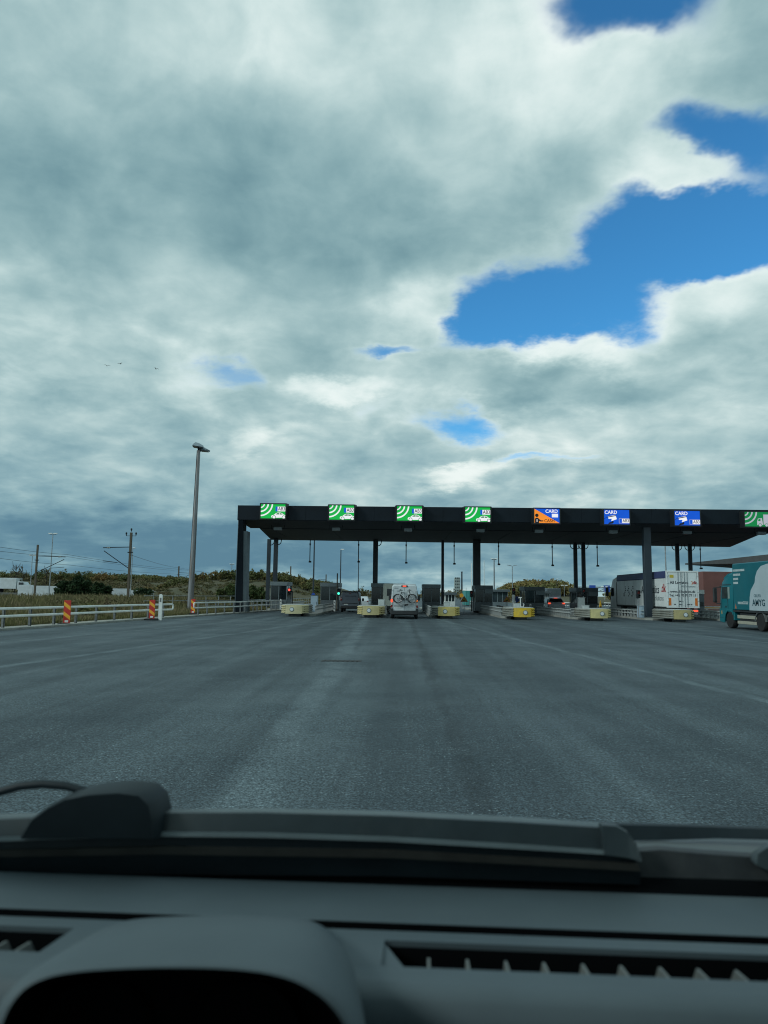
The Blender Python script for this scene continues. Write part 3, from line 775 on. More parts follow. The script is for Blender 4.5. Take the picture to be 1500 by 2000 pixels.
# booths
bx = [(529, 561, 1136), (626.5, 662, 1137.8), (735, 760.5, 1139), (826, 860, 1141), (937.5, 962, 1143.2), (1025, 1063, 1145.6), (1126, 1167, 1147.8)]
bwhere = ['behind the red traffic light', 'left of the grey van', 'left of the camper van', 'right of the camper van', 'behind the widest column', 'left of the braking car', 'behind the paired columns']
for i, (x0, x1, yt) in enumerate(bx):
    D = 74.5
    a, c = P(x0, yt, D), P(x1, yt, D)
    w = c.x - a.x; H = a.z - 0.15
    if i in (2, 4): a.x -= 0.5; w += 0.5
    t = thing('toll_booth', 'dark glazed grey toll booth ' + bwhere[i], 'toll booth', (a.x, D, 0.15), 0, 'toll booths on the islands')
    dp = 3.2
    MB().bbox(0, w, 0, dp, 0.0, 0.95, 0.02).build('lower_wall', m_boothwall, t)
    MB().bbox(-0.05, w + 0.05, -0.06, dp + 0.06, H - 0.42, H, 0.02).build('roof_band', m_boothband if i < 4 else m_boothwall, t)
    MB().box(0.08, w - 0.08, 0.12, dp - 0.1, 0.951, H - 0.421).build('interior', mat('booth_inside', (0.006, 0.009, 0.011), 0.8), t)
    fr = MB()
    for xx in (0.0, w * 0.5 - 0.03, w - 0.07):
        fr.box(xx, xx + 0.07, 0.0, 0.07, 0.951, H - 0.421)
    for xx in (0.0, w - 0.07):
        for yy in (1.1, 2.2, dp - 0.07):
            fr.box(xx, xx + 0.07, yy, yy + 0.07, 0.951, H - 0.421)
    fr.build('window_frame', m_boothband, t)
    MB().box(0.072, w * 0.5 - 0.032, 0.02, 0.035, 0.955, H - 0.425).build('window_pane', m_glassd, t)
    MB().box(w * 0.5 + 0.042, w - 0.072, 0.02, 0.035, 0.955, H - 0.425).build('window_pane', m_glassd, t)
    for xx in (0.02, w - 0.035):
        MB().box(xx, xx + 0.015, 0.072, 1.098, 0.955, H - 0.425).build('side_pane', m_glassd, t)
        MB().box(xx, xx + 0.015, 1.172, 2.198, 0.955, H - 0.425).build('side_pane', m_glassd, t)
    if i >= 4:
        MB().bbox(w * 0.55, w + 0.03, -0.09, -0.061, H - 0.86, H - 0.40, 0.01).build('blind_box', m_boothband, t)
    MB().box(w - 0.24, w - 0.16, 0.06, 0.10, 0.95, H - 0.43).build('pull_handle', m_galv, t)

# rails
POST = {}
def railing(name, label, cat, pts, group, rails, post_h, spacing, pw, m_rail, m_post, rr, skirt=None, loopend=False, z0=0.0, flatrail=False):
    o0 = Vector((pts[0][0], pts[0][1], z0))
    t = thing(name, label, cat, o0, 0, group)
    lp = [Vector((p[0], p[1], 0)) - Vector((o0.x, o0.y, 0)) for p in pts]
    for z in rails:
        if flatrail:
            mb = MB()
            for a, b_ in zip(lp[:-1], lp[1:]):
                d = (b_ - a).normalized(); nn = Vector((-d.y, d.x, 0)) * rr
                mb.loft([[a + nn + Vector((0, 0, z - 0.03)), a - nn + Vector((0, 0, z - 0.03)), a - nn + Vector((0, 0, z + 0.03)), a + nn + Vector((0, 0, z + 0.03))],
                         [b_ + nn + Vector((0, 0, z - 0.03)), b_ - nn + Vector((0, 0, z - 0.03)), b_ - nn + Vector((0, 0, z + 0.03)), b_ + nn + Vector((0, 0, z + 0.03))]])
            mb.build('rail', m_rail, t)
        else:
            MB().tube([p + Vector((0, 0, z)) for p in lp], rr, 8).build('rail', m_rail, t)
    if loopend:
        for e, q in ((0, 1), (-1, -2)):
            a = lp[e]; d = (lp[e] - lp[q]).normalized(); zt, zb = max(rails), min(rails)
            arc = [a + Vector((0, 0, zt)), a + d * 0.12 + Vector((0, 0, zt - 0.03)), a + d * 0.17 + Vector((0, 0, (zt + zb) / 2)), a + d * 0.12 + Vector((0, 0, zb + 0.03)), a + Vector((0, 0, zb))]
            MB().tube(arc, rr, 8).build('end_loop', m_rail, t)
    key = (pw, post_h, m_post.name)
    if key not in POST:
        mb = MB().box(-pw, pw, -pw * 0.15, pw * 0.15, -0.05, post_h).box(-pw, -pw * 0.7, -pw, pw, -0.05, post_h).box(pw * 0.7, pw, -pw, pw, -0.05, post_h)
        POST[key] = mb.mesh('post', m_post)
    off = rr + pw + 0.005 if not flatrail else 0.0
    for a, b_ in along(lp, spacing):
        d = (b_ - a).normalized(); nn = Vector((-d.y, d.x, 0))
        place('post', POST[key], t, a.lerp(b_, 0.5) + nn * off, (0, 0, math.atan2(d.y, d.x)))
    return t
def gp(px, py): q = G(px, py); return (q.x, q.y)
k0 = Vector(gp(-60, 1236)); 
railA = [(-20.0, 18), (-19.5, 25), gp(4, 1229), gp(150, 1219.5), gp(260, 1211.5), gp(350, 1206)]
off_ = -0.75
railA = [(a - 0.55, b_) for a, b_ in railA]
railing('guard_rail', 'white double tube guard rail on steel posts beside red and yellow marker boards', 'guard rail', railA, 'roadside guard rails', (0.56, 0.92), 0.88, 2.0, 0.055, m_whiterail, m_galvd, 0.062, loopend=True)
railB = [gp(389, 1203.5), gp(440, 1201), gp(475, 1199), gp(515, 1195), gp(560, 1191.5), (-12.0, 76.5)]
railB = [(a - 0.35, b_) for a, b_ in railB]
railing('guard_rail', 'white double tube guard rail passing in front of the portal leg', 'guard rail', railB, 'roadside guard rails', (0.62, 1.00), 0.96, 1.55, 0.05, m_whiterail, m_galvd, 0.055, loopend=True)
# thin grey railing behind
railing('pedestrian_railing', 'thin grey pedestrian railing behind the tall lamp mast', 'railing', [(-21.6, 59), (-18.9, 66.0), (-16.2, 74)], 'thin railings', (0.5, 1.0, 1.42), 1.42, 2.2, 0.03, m_galv, m_galv, 0.035)
railing('pedestrian_railing', 'thin grey pedestrian railing beyond the portal leg', 'railing', [(-16.1, 74.2), (-15.3, 88), (-15.2, 118)], 'thin railings', (0.5, 1.0), 1.0, 2.2, 0.03, m_galv, m_galv, 0.035)
m_baluster = mat('concrete_baluster', (0.34, 0.36, 0.36), 0.8, 0.0, 0.2, 3.0, dirt=(0.16, 0.16, 0.15), dirtamt=0.6)
m_railgrey = mat('rail_grey_white', (0.50, 0.54, 0.54), 0.5, 0.1, 0.15, 2.0, dirt=(0.25, 0.25, 0.23), dirtamt=0.5)
for i, xc in enumerate(ISL):
    if i == 7: rng_y = (50.5, 66)
    else: rng_y = (59.0, 73.6) if i else (75.0, 90)
    for s_, nm in ((-1, 'left'), (1, 'right')):
        if i == 0 and s_ < 0: continue
        xx = xc + s_ * (ISL_HW - 0.16)
        railing('island_railing', f'grey barrier on the {nm} kerb of the island {inames[i]}', 'railing', [(xx, rng_y[0]), (xx, rng_y[1])], 'barriers on the island kerbs', (0.38, 0.66) if i < 5 else (0.32, 0.58), 0.63 if i < 5 else 0.55, 0.62 if i < 4 else 0.85, 0.07, m_railgrey, m_baluster, 0.11 if i > 3 else 0.06, z0=0.15, flatrail=True)
    # long rear rails
    if i:
        railing('island_railing', f'low tube railing behind the booth on the island {inames[i]}', 'railing', [(xc, 79.5), (xc, 95)], 'rear island railings', (0.5, 0.85), 0.85, 1.6, 0.04, m_whiterail, m_galv, 0.05, z0=0.15)

# cabinets on the islands
cabs = [(1, 614, 1163, 0.62, 64, 'with a dark top beside the orange bollard'), (2, 745, 1171, 0.55, 61, 'in front of the booth left of the camper van'), (3, 873, 1177, 0.50, 60, 'behind the pale yellow nose'),
        (4, 1010, 1179, 0.5, 60, 'behind the bright yellow nose'), (5, 1145, 1183, 0.5, 60, 'behind the straw yellow nose'), (6, 1253, 1184, 0.42, 59.2, 'at the wide column before the white lorry')]
m_cabblue = mat('cabinet_blue_grey', (0.36, 0.46, 0.55), 0.5, 0.0, 0.1, 2.0)
for (ii, px, pyt, w, D, wh) in cabs:
    p = P(px, pyt, D); H = p.z - 0.15
    t = thing('control_cabinet', 'pale grey control cabinet ' + wh, 'cabinet', (p.x, D, 0.15), 0, 'control cabinets on the islands')
    mm = m_cabblue if ii in (1, 6) else m_cabinet
    MB().bbox(-w / 2, w / 2, 0, 0.5, 0, H, 0.015).build('body', mm, t)
    MB().box(-w / 2 + 0.04, w / 2 - 0.04, -0.012, -0.001, 0.08, H - 0.06).build('door', mm, t)
    MB().box(w / 2 - 0.12, w / 2 - 0.09, -0.03, -0.0125, H * 0.45, H * 0.62).build('handle', m_black, t)
    MB().box(-w / 2 - 0.02, w / 2 + 0.02, -0.03, 0.53, H + 0.002, H + 0.04).build('lid', m_black if ii == 1 else mm, t)
p = P(1136, 1168, 66)
t = thing('terminal_cabinet', 'tall white terminal cabinet in front of the paired columns', 'cabinet', (p.x, 66, 0.15))
Hc = p.z - 0.15
MB().bbox(-0.30, 0.30, 0, 0.5, 0, Hc, 0.02).build('body', m_white, t); MB().box(-0.34, 0.34, -0.04, 0.54, Hc + 0.002, Hc + 0.05).build('lid', m_white, t)
MB().box(-0.25, 0.25, -0.012, -0.001, 0.1, Hc - 0.08).build('door', m_white, t)

# white marker posts at the booths
for k, (px, pyt, pyb, D, wh) in enumerate([(548.5, 1170, 1190, 73, 'end of the roadside guard rail'), (653.5, 1172, 1190, 72, 'booth left of the grey van'), (1036, 1179, 1190, 73, 'booth left of the braking car'), (1063.5, 1180, 1189, 72, 'braking car'), (1168, 1182, 1192, 72, 'booth behind the paired columns')]):
    p = P(px, pyt, D)
    t = thing('marker_post', 'short white marker post with sloped top near the ' + wh, 'post', (p.x, D, 0.0), 0, 'white marker posts')
    MB().prism([(-0.09, 0.0), (0.09, 0.0), (0.09, p.z - 0.08), (0.0, p.z), (-0.09, p.z - 0.03)], 'y', -0.05, 0.05).build('post', m_white, t)
    MB().box(-0.05, 0.05, -0.056, -0.051, p.z - 0.32, p.z - 0.16).build('reflector', m_galvd, t)

# traffic lights
def traffic_light(px, py, D, lit, label, arm=0, pole_m=m_black, polew=0.05):
    p = P(px, py, D)
    bx_ = p.x + arm
    t = thing('traffic_light', label, 'traffic light', (bx_, D, 0.15), 0, 'lane traffic lights')
    z = p.z - 0.15
    if arm:
        MB().tube([(0, 0, 0), (0, 0, z - 0.02), (-0.04, 0, z + 0.02), (-arm * 0.5, 0, z + 0.02)], polew, 7).build('pole', pole_m, t)
    else:
        MB().cyl((0, 0.12, 0), (0, 0.12, z - 0.30), polew, n=8).build('pole', pole_m, t)
    hx_ = -arm
    h = MB().bbox(hx_ - 0.15, hx_ + 0.15, -0.02, 0.2, z - 0.33, z + 0.33, 0.03).build('head', m_black, t)
    for k, zz in enumerate((z + 0.15, z - 0.15)):
        mm = m_ledred if (k == 0 and lit == 'red') else m_ledgrn if (k == 1 and lit == 'green') else m_glassd if lit else (m_tailoff if k == 0 else m_glassd)
        MB().lathe([(0.0, -0.045), (0.09, -0.04), (0.115, -0.022), (0.0, -0.0215)], (hx_, 0, zz), 'y', 18).build('lamp', mm, h)
        vis = MB()
        for q in range(9):
            a0, a1 = R(-10 + q * 200 / 9), R(-10 + (q + 1) * 200 / 9)
            vis.add([(hx_ + 0.125 * math.cos(a0), -0.022, zz + 0.125 * math.sin(a0)), (hx_ + 0.125 * math.cos(a1), -0.022, zz + 0.125 * math.sin(a1)), (hx_ + 0.125 * math.cos(a1), -0.20, zz + 0.125 * math.sin(a1)), (hx_ + 0.125 * math.cos(a0), -0.20, zz + 0.125 * math.sin(a0))], [(0, 1, 2, 3)])
        vis.build('visor', m_black, h)
    return t
traffic_light(565, 1155, 70, 'red', 'black traffic light showing red over the lane by the portal leg', 0.32)
traffic_light(661.5, 1156, 68, 'green', 'black traffic light showing green beside the grey van')
traffic_light(921, 1160, 74, None, 'unlit black traffic light beside the widest column')
traffic_light(1003.5, 1155, 70, None, 'unlit traffic light on a white post near the blue board', 0, m_white, 0.12)
traffic_light(1140, 1157, 66.6, None, 'unlit traffic light above the tall white terminal cabinet', 0, m_galv)
traffic_light(1247, 1160.5, 58.8, None, 'unlit traffic light on a grey post beside the white lorry', 0, m_galv)

# height limit pole beside the green light and lane arm
p = P(661, 1121, 69)
t = thing('mast_pole', 'dark green pole standing above the green traffic light', 'pole', (p.x - 0.1, 69, 0.15)); MB().cyl((0, 0, 0), (0, 0, p.z - 0.15), 0.06, n=8).build('pole', m_wood, t)
MB().lathe([(0.0, 0.0), (0.07, 0.0), (0.05, 0.06), (0.0, 0.065)], (0, 0, p.z - 0.15), 'z', 8).build('cap', m_black, t)

# orange bollard
p = G(631, 1192)
t = thing('orange_bollard', 'orange plastic bollard with dark band beside the island kerb', 'bollard', (p.x, p.y - 1.0, 0.15 if p.y > 58 else 0))
MB().lathe([(0.0, 0.0), (0.22, 0.0), (0.22, 0.05), (0.16, 0.08), (0.13, 0.55), (0.12, 0.95), (0.06, 1.08), (0.0, 1.09)], (0, 0, 0), 'z', 14).build('body', m_orange, t)
MB().lathe([(0.0, 0.60), (0.137, 0.60), (0.133, 0.78), (0.0, 0.78)], (0, 0, 0), 'z', 14).build('band', m_rubber, t)

# blue no-stopping disc on a post
p = P(612, 1161.5, 66)
t = thing('round_sign', 'small round blue sign on a post above the first island', 'sign', (p.x, 66, 0.15))
MB().cyl((0, 0.04, 0), (0, 0.04, p.z - 0.2), 0.035, n=8).build('post', m_galv, t)
MB().lathe([(0.0, 0.0), (0.17, 0.0), (0.17, 0.02), (0.0, 0.02)], (0, -0.02, p.z - 0.15), 'y', 20).build('disc', m_bluesign, t)
MB().box(-0.07, 0.07, -0.012, 0.0, p.z - 0.65, p.z - 0.42).build('tag', m_yellow, t)

# ------------------------------------------------------------------ marker boards
def marker_board(px, pyb, H, W, wh, tilt):
    p = G(px, pyb)
    t = thing('marker_board', 'red and yellow striped marker board on black foot ' + wh, 'marker board', (p.x, p.y, 0), R(tilt), 'striped marker boards at the guard rail')
    MB().bbox(-0.42, 0.42, -0.2, 0.2, 0, 0.11, 0.03).build('foot', m_rubber, t)
    bd = MB().bbox(-W / 2, W / 2, -0.022, 0.022, 0.12, H, 0.008).build('board', m_red, t)
    MB().box(-0.04, 0.04, -0.02, 0.02, 0.05, 0.1195).build('stem', m_rubber, t)
    for k in range(2):
        z0 = H - 0.26 - k * 0.50
        q = [(-W / 2 + 0.004, z0), (-W / 2 + 0.004, z0 + 0.20), (W / 2 - 0.004, z0 - 0.06), (W / 2 - 0.004, z0 - 0.26)]
        MB().prism(q, 'y', -0.027, -0.0225).build('stripe', m_yellow, bd)
    MB().box(-W / 4, W / 4, -0.027, -0.0225, 0.16, 0.27).build('sticker', m_white, bd)
marker_board(129.5, 1221.5, 1.30, 0.36, 'standing loose before the guard rail posts', 4)
marker_board(296, 1211.5, 1.28, 0.36, 'beside the tall white post', 2)
marker_board(376.5, 1200.5, 1.24, 0.34, 'at the foot of the lamp mast', 3)
p = G(308, 1212)
t = thing('snow_post', 'tall white roadside post with grey reflector between the marker boards', 'post', (p.x, p.y + 0.4, 0))
MB().prism([(-0.11, 0.0), (0.11, 0.0), (0.11, 1.55), (0.02, 1.66), (-0.08, 1.64), (-0.11, 1.5)], 'y', -0.05, 0.05).build('post', m_white, t)
MB().box(-0.06, 0.05, -0.056, -0.051, 1.15, 1.42).build('reflector', m_galvd, t)
# white meter box by the leg
p = P(481.5, 1165, 66)
t = thing('meter_box', 'white meter box on posts beside the portal leg', 'cabinet', (p.x, 66, 0))
MB().bbox(-0.24, 0.24, -0.12, 0.12, p.z - 0.42, p.z, 0.02).build('box', m_white, t)
for s_ in (-0.16, 0.20): MB().box(s_ - 0.05, s_ + 0.05, -0.05, 0.05, 0, p.z - 0.421).build('post', m_white, t)

# ------------------------------------------------------------------ lamp masts
def lamp(px, pytop, D, label, heads='double', r=0.07, z0=0.0, m=m_galv, group='distant lamp posts', hs=1.0, base_r=None, pxb=None):
    p = P(px, pytop, D)
    t = thing('lamp_post', label, 'lamp post', (p.x, D, z0), 0, group)
    H = p.z - z0
    MB().tube([(0, 0, 0), (0, 0, H * 0.5), (0, 0, H)], [base_r or r * 1.5, r * 1.2, r], 10).build('mast', m, t)
    if heads == 'double':
        for s_ in (-1, 1):
            MB().bbox(s_ * 0.42 * hs - 0.30 * hs, s_ * 0.42 * hs + 0.30 * hs, -0.15 * hs, 0.15 * hs, H - 0.02, H + 0.16 * hs, 0.04 * hs).build('lamp_head', m_lampw, t)
        MB().cyl((-0.5 * hs, 0, H - 0.05), (0.5 * hs, 0, H - 0.05), 0.04, n=6).build('arm', m, t)
    elif heads == 'single':
        MB().bbox(-0.05, 0.55 * hs, -0.14 * hs, 0.14 * hs, H - 0.02, H + 0.16 * hs, 0.04).build('lamp_head', m_lampw, t)
    elif heads == 'wing':
        for s_ in (-1, 1):
            MB().loft([[(s_ * 0.1, -0.15, H), (s_ * 0.1, 0.15, H), (s_ * 0.1, 0.15, H + 0.1), (s_ * 0.1, -0.15, H + 0.1)], [(s_ * 0.85, -0.15, H + 0.18), (s_ * 0.85, 0.15, H + 0.18), (s_ * 0.85, 0.15, H + 0.24), (s_ * 0.85, -0.15, H + 0.24)]]).build('lamp_head', m, t)
    return t
# the big mast at the left
m_mastrust = mat('mast_rusty_galvanised', (0.27, 0.29, 0.31), 0.5, 0.55, 0.2, 2.0, dirt=(0.16, 0.09, 0.055), dirtamt=0.85, stretch=(6, 6, 0.35))
D = 62.0
p = P(388, 880, D); pb = P(371, 1188, D)
t = thing('lamp_mast', 'tall rust streaked lamp mast with two floodlights beside the guard rail', 'lamp post', (pb.x, D, 0))
dxm = p.x - pb.x
H = p.z
MB().tube([(0, 0, 0), (dxm * 0.5, 0, H * 0.5), (dxm, 0, H)], [0.27, 0.21, 0.15], 14).build('mast', m_mastrust, t)
MB().tube([(-0.21, -0.1, 0.3), (dxm * 0.5 - 0.16, -0.12, H * 0.5), (dxm - 0.10, -0.12, H)], 0.035, 6).build('cable', m_black, t)
MB().box(-0.3, 0.3, -0.3, 0.3, 0, 0.06).build('base_plate', m_galv, t)
m_fl = mat('floodlight_grey', (0.30, 0.36, 0.40), 0.4, 0.4, 0.12, 3.0)
for (ox, oy, oz, rz, sz) in ((-0.02, -0.30, 0.32, 14, 1.05), (0.36, 0.35, 0.10, -12, 0.95)):
    fl = MB().loft([[(-0.42, -0.4, 0.0), (0.42, -0.4, -0.10), (0.42, 0.4, -0.10), (-0.42, 0.4, 0.0)], [(-0.36, -0.36, 0.12), (0.48, -0.36, 0.02), (0.48, 0.36, 0.02), (-0.36, 0.36, 0.12)], [(-0.18, -0.18, 0.32), (0.10, -0.18, 0.26), (0.10, 0.18, 0.26), (-0.18, 0.18, 0.32)]])
    fl.xf(Matrix.Translation((dxm + ox, oy, H + oz)) @ Matrix.Rotation(R(rz), 4, 'Z') @ Matrix.Scale(sz, 4))
    f_ = fl.build('floodlight', m_fl, t)
    MB().box(-0.34, 0.36, -0.34, 0.34, -0.085, -0.055).xf(Matrix.Translation((dxm + ox, oy, H + oz - 0.03)) @ Matrix.Rotation(R(rz), 4, 'Z') @ Matrix.Rotation(R(7), 4, 'Y') @ Matrix.Scale(sz, 4)).build('lens', m_glassm, f_)
    MB().cyl((dxm, 0, H - 0.1), (dxm + ox, oy, H + oz), 0.05, n=6).build('bracket', m_black, f_)

lamp(103.5, 1043, 128, 'slim double headed lamp post behind the left catenary mast', 'double', 0.07, hs=1.1)
lamp(63.5, 1085, 185, 'shorter double headed lamp post left of the catenary mast', 'double', 0.08, hs=1.2)
lamp(259.5, 1071, 150, 'lamp post half hidden behind the insulator topped mast', 'single', 0.07, hs=1.0)
lamp(453, 1102, 160, 'slim lamp post just left of the portal leg', 'double', 0.07, hs=0.8)
lamp(614.5, 1040, 108, 'bare dark lamp post rising behind the canopy over the first island', 'none', 0.09, m=m_colsteel)
lamp(666, 1074, 108, 'dark lamp post with white head above the grey van', 'single', 0.07, m=m_colsteel, hs=0.9)
lamp(700.5, 1093, 118, 'thin lamp post behind the sensor pole right of the grey van', 'single', 0.06, m=m_colsteel, hs=0.6)
lamp(965, 1092, 105, 'grey camera mast with flat crosshead right of the widest column', 'double', 0.09, hs=0.7)
lamp(1000.5, 1106, 120, 'lamp post with two winged heads in front of the wooded hill', 'wing', 0.06)
lamp(1087.5, 1131, 190, 'small lamp post on the wooded hill slope', 'single', 0.07, m=m_wood, hs=0.8)
lamp(1298.5, 1050, 96, 'thin pale pole rising behind the white lorry', 'none', 0.075)
for k, (px, py, D, wh) in enumerate([(1102, 1144, 200, 'left'), (1120, 1146, 210, 'middle'), (1181, 1147, 190, 'right')]):
    lamp(px, py, D, f'small white headed lamp by the far gantry, {wh} one of the road', 'double', 0.08, hs=1.3)
# flag poles
for px, py, D, wh in ((921, 1101, 110, 'left'), (945.5, 1096, 112, 'right')):
    p = P(px, py, D)
    t = thing('flag_pole', f'slim white flag pole {wh} of the widest column', 'flag pole', (p.x, D, 0), 0, 'white flag poles')
    MB().tube([(0, 0, 0), (0, 0, p.z)], [0.09, 0.05], 8).build('pole', m_lampw, t)
    MB().lathe([(0.0, 0.0), (0.07, 0.04), (0.07, 0.08), (0.0, 0.12)], (0, 0, p.z), 'z', 8).build('finial', m_lampw, t)

# ------------------------------------------------------------------ catenary
def cat_mast(px, pytop, D, label, arm=None, ins=False, r=0.13, z0=0.0, m=m_wood):
    p = P(px, pytop, D)
    t = thing('catenary_mast', label, 'mast', (p.x, D, z0), 0, 'railway catenary masts')
    H = p.z - z0
    MB().bbox(-r, r, -r, r, 0, H, 0.02).build('mast', m, t)
    MB().box(-r * 2.2, r * 2.2, -r * 1.2, r * 1.2, H * 0.72, H * 0.72 + 0.12).build('clamp', m_black, t)
    if arm:
        L_ = arm
        zt = H * 0.80; zb = H * 0.50
        MB().tube([(0, 0, zt), (L_ * 0.5, 0, zt - 0.05), (L_, 0, zt - 0.12)], 0.05, 6).build('top_arm', m_black, t)
        MB().tube([(0, 0, zb), (L_ * 0.96, 0, zt - 0.5)], 0.055, 6).build('brace', m_black, t)
        MB().tube([(L_ * 0.45, 0, zb + 0.75), (L_ * 0.98, 0, zb + 0.95)], 0.035, 6).build('steady_arm', m_black, t)
        MB().lathe([(0.0, -0.25), (0.11, -0.2), (0.06, -0.1), (0.11, 0.0), (0.06, 0.1), (0.11, 0.2), (0.0, 0.25)], (L_ * 0.8, 0, zt - 0.1), 'x', 8).build('insulator', m_conc, t)
    if ins:
        MB().cyl((-0.62, 0, H - 0.42), (0.62, 0, H - 0.42), 0.03, n=6).build('cross_arm', m_black, t)
        for xx, zz in ((-0.6, H - 0.40), (0.6, H - 0.40), (0, H + 0.1)):
            MB().lathe([(0.0, 0.0), (0.05, 0.02), (0.05, 0.14), (0.11, 0.18), (0.11, 0.36), (0.05, 0.42), (0.0, 0.43)], (xx, 0, zz), 'z', 8).build('insulator', m_black, t)
    return t
cat_mast(74, 1064, 112, 'short catenary mast with arms reaching right over the railway', 4.6)
cat_mast(256.5, 1040, 86, 'tall catenary mast topped by three insulators, arms reaching left', -3.4, True)
cat_mast(349.5, 1106, 190, 'small wooden railway mast left of the tall lamp mast', 3.0, False, 0.16)
cat_mast(568, 1106, 200, 'far railway mast behind the first toll booth', -2.5, False, 0.16)
cat_mast(637, 1122, 230, 'far railway mast behind the booth left of the grey van', -2.5, False, 0.16)
cat_mast(488, 1124, 210, 'far railway mast right of the portal leg', 2.5, False, 0.15)
def wire(pts, label, sag=0.25):
    q = []
    for (a, b_) in zip(pts[:-1], pts[1:]):
        a, b_ = P(*a), P(*b_)
        for k in range(8):
            f = k / 8; pp = a.lerp(b_, f); pp.z -= sag * 4 * f * (1 - f); q.append(pp)
    q.append(P(*pts[-1]))
    o = MB().tube(q, 0.022, 5).build('overhead_wire', m_wire)
    tag(o, label, 'wire', 'railway overhead wires')
wire([(-120, 1048, 70), (131, 1083, 108), (340, 1111, 185), (560, 1132, 330)], 'upper messenger wire over the railway reaching the short mast')
wire([(-120, 1072, 70), (131, 1103, 108), (340, 1121, 185), (560, 1137, 330)], 'lower contact wire over the railway reaching the short mast')
wire([(-120, 1060, 70), (131, 1087, 108), (340, 1114, 185)], 'middle wire over the railway left of the lamp mast')
wire([(256, 1084, 86), (349, 1109, 190), (480, 1128, 330)], 'wire from the insulator topped mast down to the wooden mast')
# ------------------------------------------------------------------ vehicles
def rring(y, wb, wt, z0, z1, r, n=5, mid=None):
    """rounded section of a vehicle body at y: half widths at bottom and top"""
    pts = []
    rb = min(r, 0.12)
    def corner(cx, cz, rr, a0, a1):
        for k in range(n):
            a = R(a0 + (a1 - a0) * k / (n - 1)); pts.append((cx + rr * math.cos(a), y, cz + rr * math.sin(a)))
    corner(wb - rb, z0 + rb, rb, -90, 0)
    zm = z0 + (z1 - z0) * 0.45
    pts.append(((mid or (wb * 0.6 + wt * 0.4)), y, zm))
    corner(wt - r, z1 - r, r, 0, 90)
    corner(-(wt - r), z1 - r, r, 90, 180)
    pts.append((-(mid or (wb * 0.6 + wt * 0.4)), y, zm))
    corner(-(wb - rb), z0 + rb, rb, 180, 270)
    return pts
m_rim = mat('wheel_rim', (0.32, 0.33, 0.34), 0.4, 0.7, 0.15, 6.0, dirt=(0.10, 0.09, 0.08), dirtamt=0.6)
WH = {}
def wheel(parent, x, y, r, w):
    key = (round(r, 3), round(w, 3))
    if key not in WH:
        ty = MB().lathe([(r * 0.60, -w / 2), (r * 0.93, -w / 2), (r, -w * 0.36), (r, w * 0.36), (r * 0.93, w / 2), (r * 0.60, w / 2)], (0, 0, 0), 'x', 26).mesh('wheel', m_rubber)
        ri = MB().lathe([(0.0, -w * 0.36), (r * 0.16, -w * 0.40), (r * 0.30, -w * 0.30), (r * 0.52, -w * 0.30), (r * 0.598, -w * 0.47), (r * 0.598, w * 0.47), (r * 0.52, w * 0.30), (0.0, w * 0.36)], (0, 0, 0), 'x', 22).mesh('rim', m_rim)
        WH[key] = (ty, ri)
    o = place('wheel', WH[key][0], parent, (x, y, r)); place('rim', WH[key][1], o)
    return o
def lamp_box(name, x0, x1, z0, z1, y, m, parent, d=0.06):
    return MB().bbox(x0, x1, y - d, y + 0.05, z0, z1, 0.02).build(name, m, parent)
m_vanwhite = mat('van_white', (0.56, 0.61, 0.64), 0.30, 0.0, 0.06, 1.5, dirt=(0.26, 0.26, 0.25), dirtamt=0.35)
m_vangrey = mat('van_grey', (0.115, 0.135, 0.165), 0.32, 0.3, 0.08, 1.5, dirt=(0.10, 0.10, 0.10), dirtamt=0.4)
m_vantrim = mat('bumper_black', (0.022, 0.025, 0.028), 0.6, 0.0, 0.2, 4.0)
m_plate = mat('number_plate', (0.55, 0.58, 0.58), 0.5, 0.0, 0.25, 30.0)
m_seam = mat('panel_gap', (0.03, 0.035, 0.04), 0.8)
m_graph = mat('dark_lettering', (0.03, 0.035, 0.05), 0.5)
m_lens = mat('white_lens', (0.55, 0.52, 0.50), 0.25)

# camper van
cv = thing('camper_van', 'white high roof camper van with bicycles on its rear doors', 'van', (P(789.6, 1195, 53.4).x, 53.4, 0))
st = [(0.0, 0.97, 0.86, 0.42, 2.44, 0.14), (0.05, 1.01, 0.90, 0.38, 2.50, 0.16), (0.25, 1.025, 0.93, 0.36, 2.54, 0.18), (3.6, 1.025, 0.93, 0.36, 2.54, 0.18), (4.2, 1.025, 0.92, 0.36, 2.46, 0.20), (4.9, 1.02, 0.86, 0.36, 1.62, 0.20), (5.5, 1.0, 0.88, 0.36, 1.18, 0.2), (5.9, 0.9, 0.80, 0.40, 0.90, 0.2)]
body = MB().loft([rring(*s_) for s_ in st]).build('body', m_vanwhite, cv)
MB().box(-0.006, 0.006, -0.006, 0.01, 0.62, 2.30).build('door_gap', m_seam, cv)
for s_ in (-1, 1):
    MB().box(s_ * 0.85 - 0.006, s_ * 0.85 + 0.006, -0.006, 0.01, 0.66, 2.2).build('door_gap', m_seam, cv)
    for hz in (0.86, 1.55, 2.12): MB().bbox(s_ * 0.885 - 0.035, s_ * 0.885 + 0.035, -0.03, 0.01, hz - 0.05, hz + 0.05, 0.008).build('hinge', m_vanwhite, cv)
MB().bbox(-0.97, 0.97, -0.13, 0.10, 0.30, 0.62, 0.05).build('bumper', m_vantrim, cv)
for s_ in (-1, 1): MB().bbox(s_ * 0.94 - 0.10, s_ * 0.94 + 0.10, -0.10, 0.30, 0.34, 0.78, 0.04).build('bumper_corner', m_vantrim, cv)
lamp_box('brake_lamp', -0.14, 0.14, 2.38, 2.47, -0.01, m_brake, cv, 0.05)
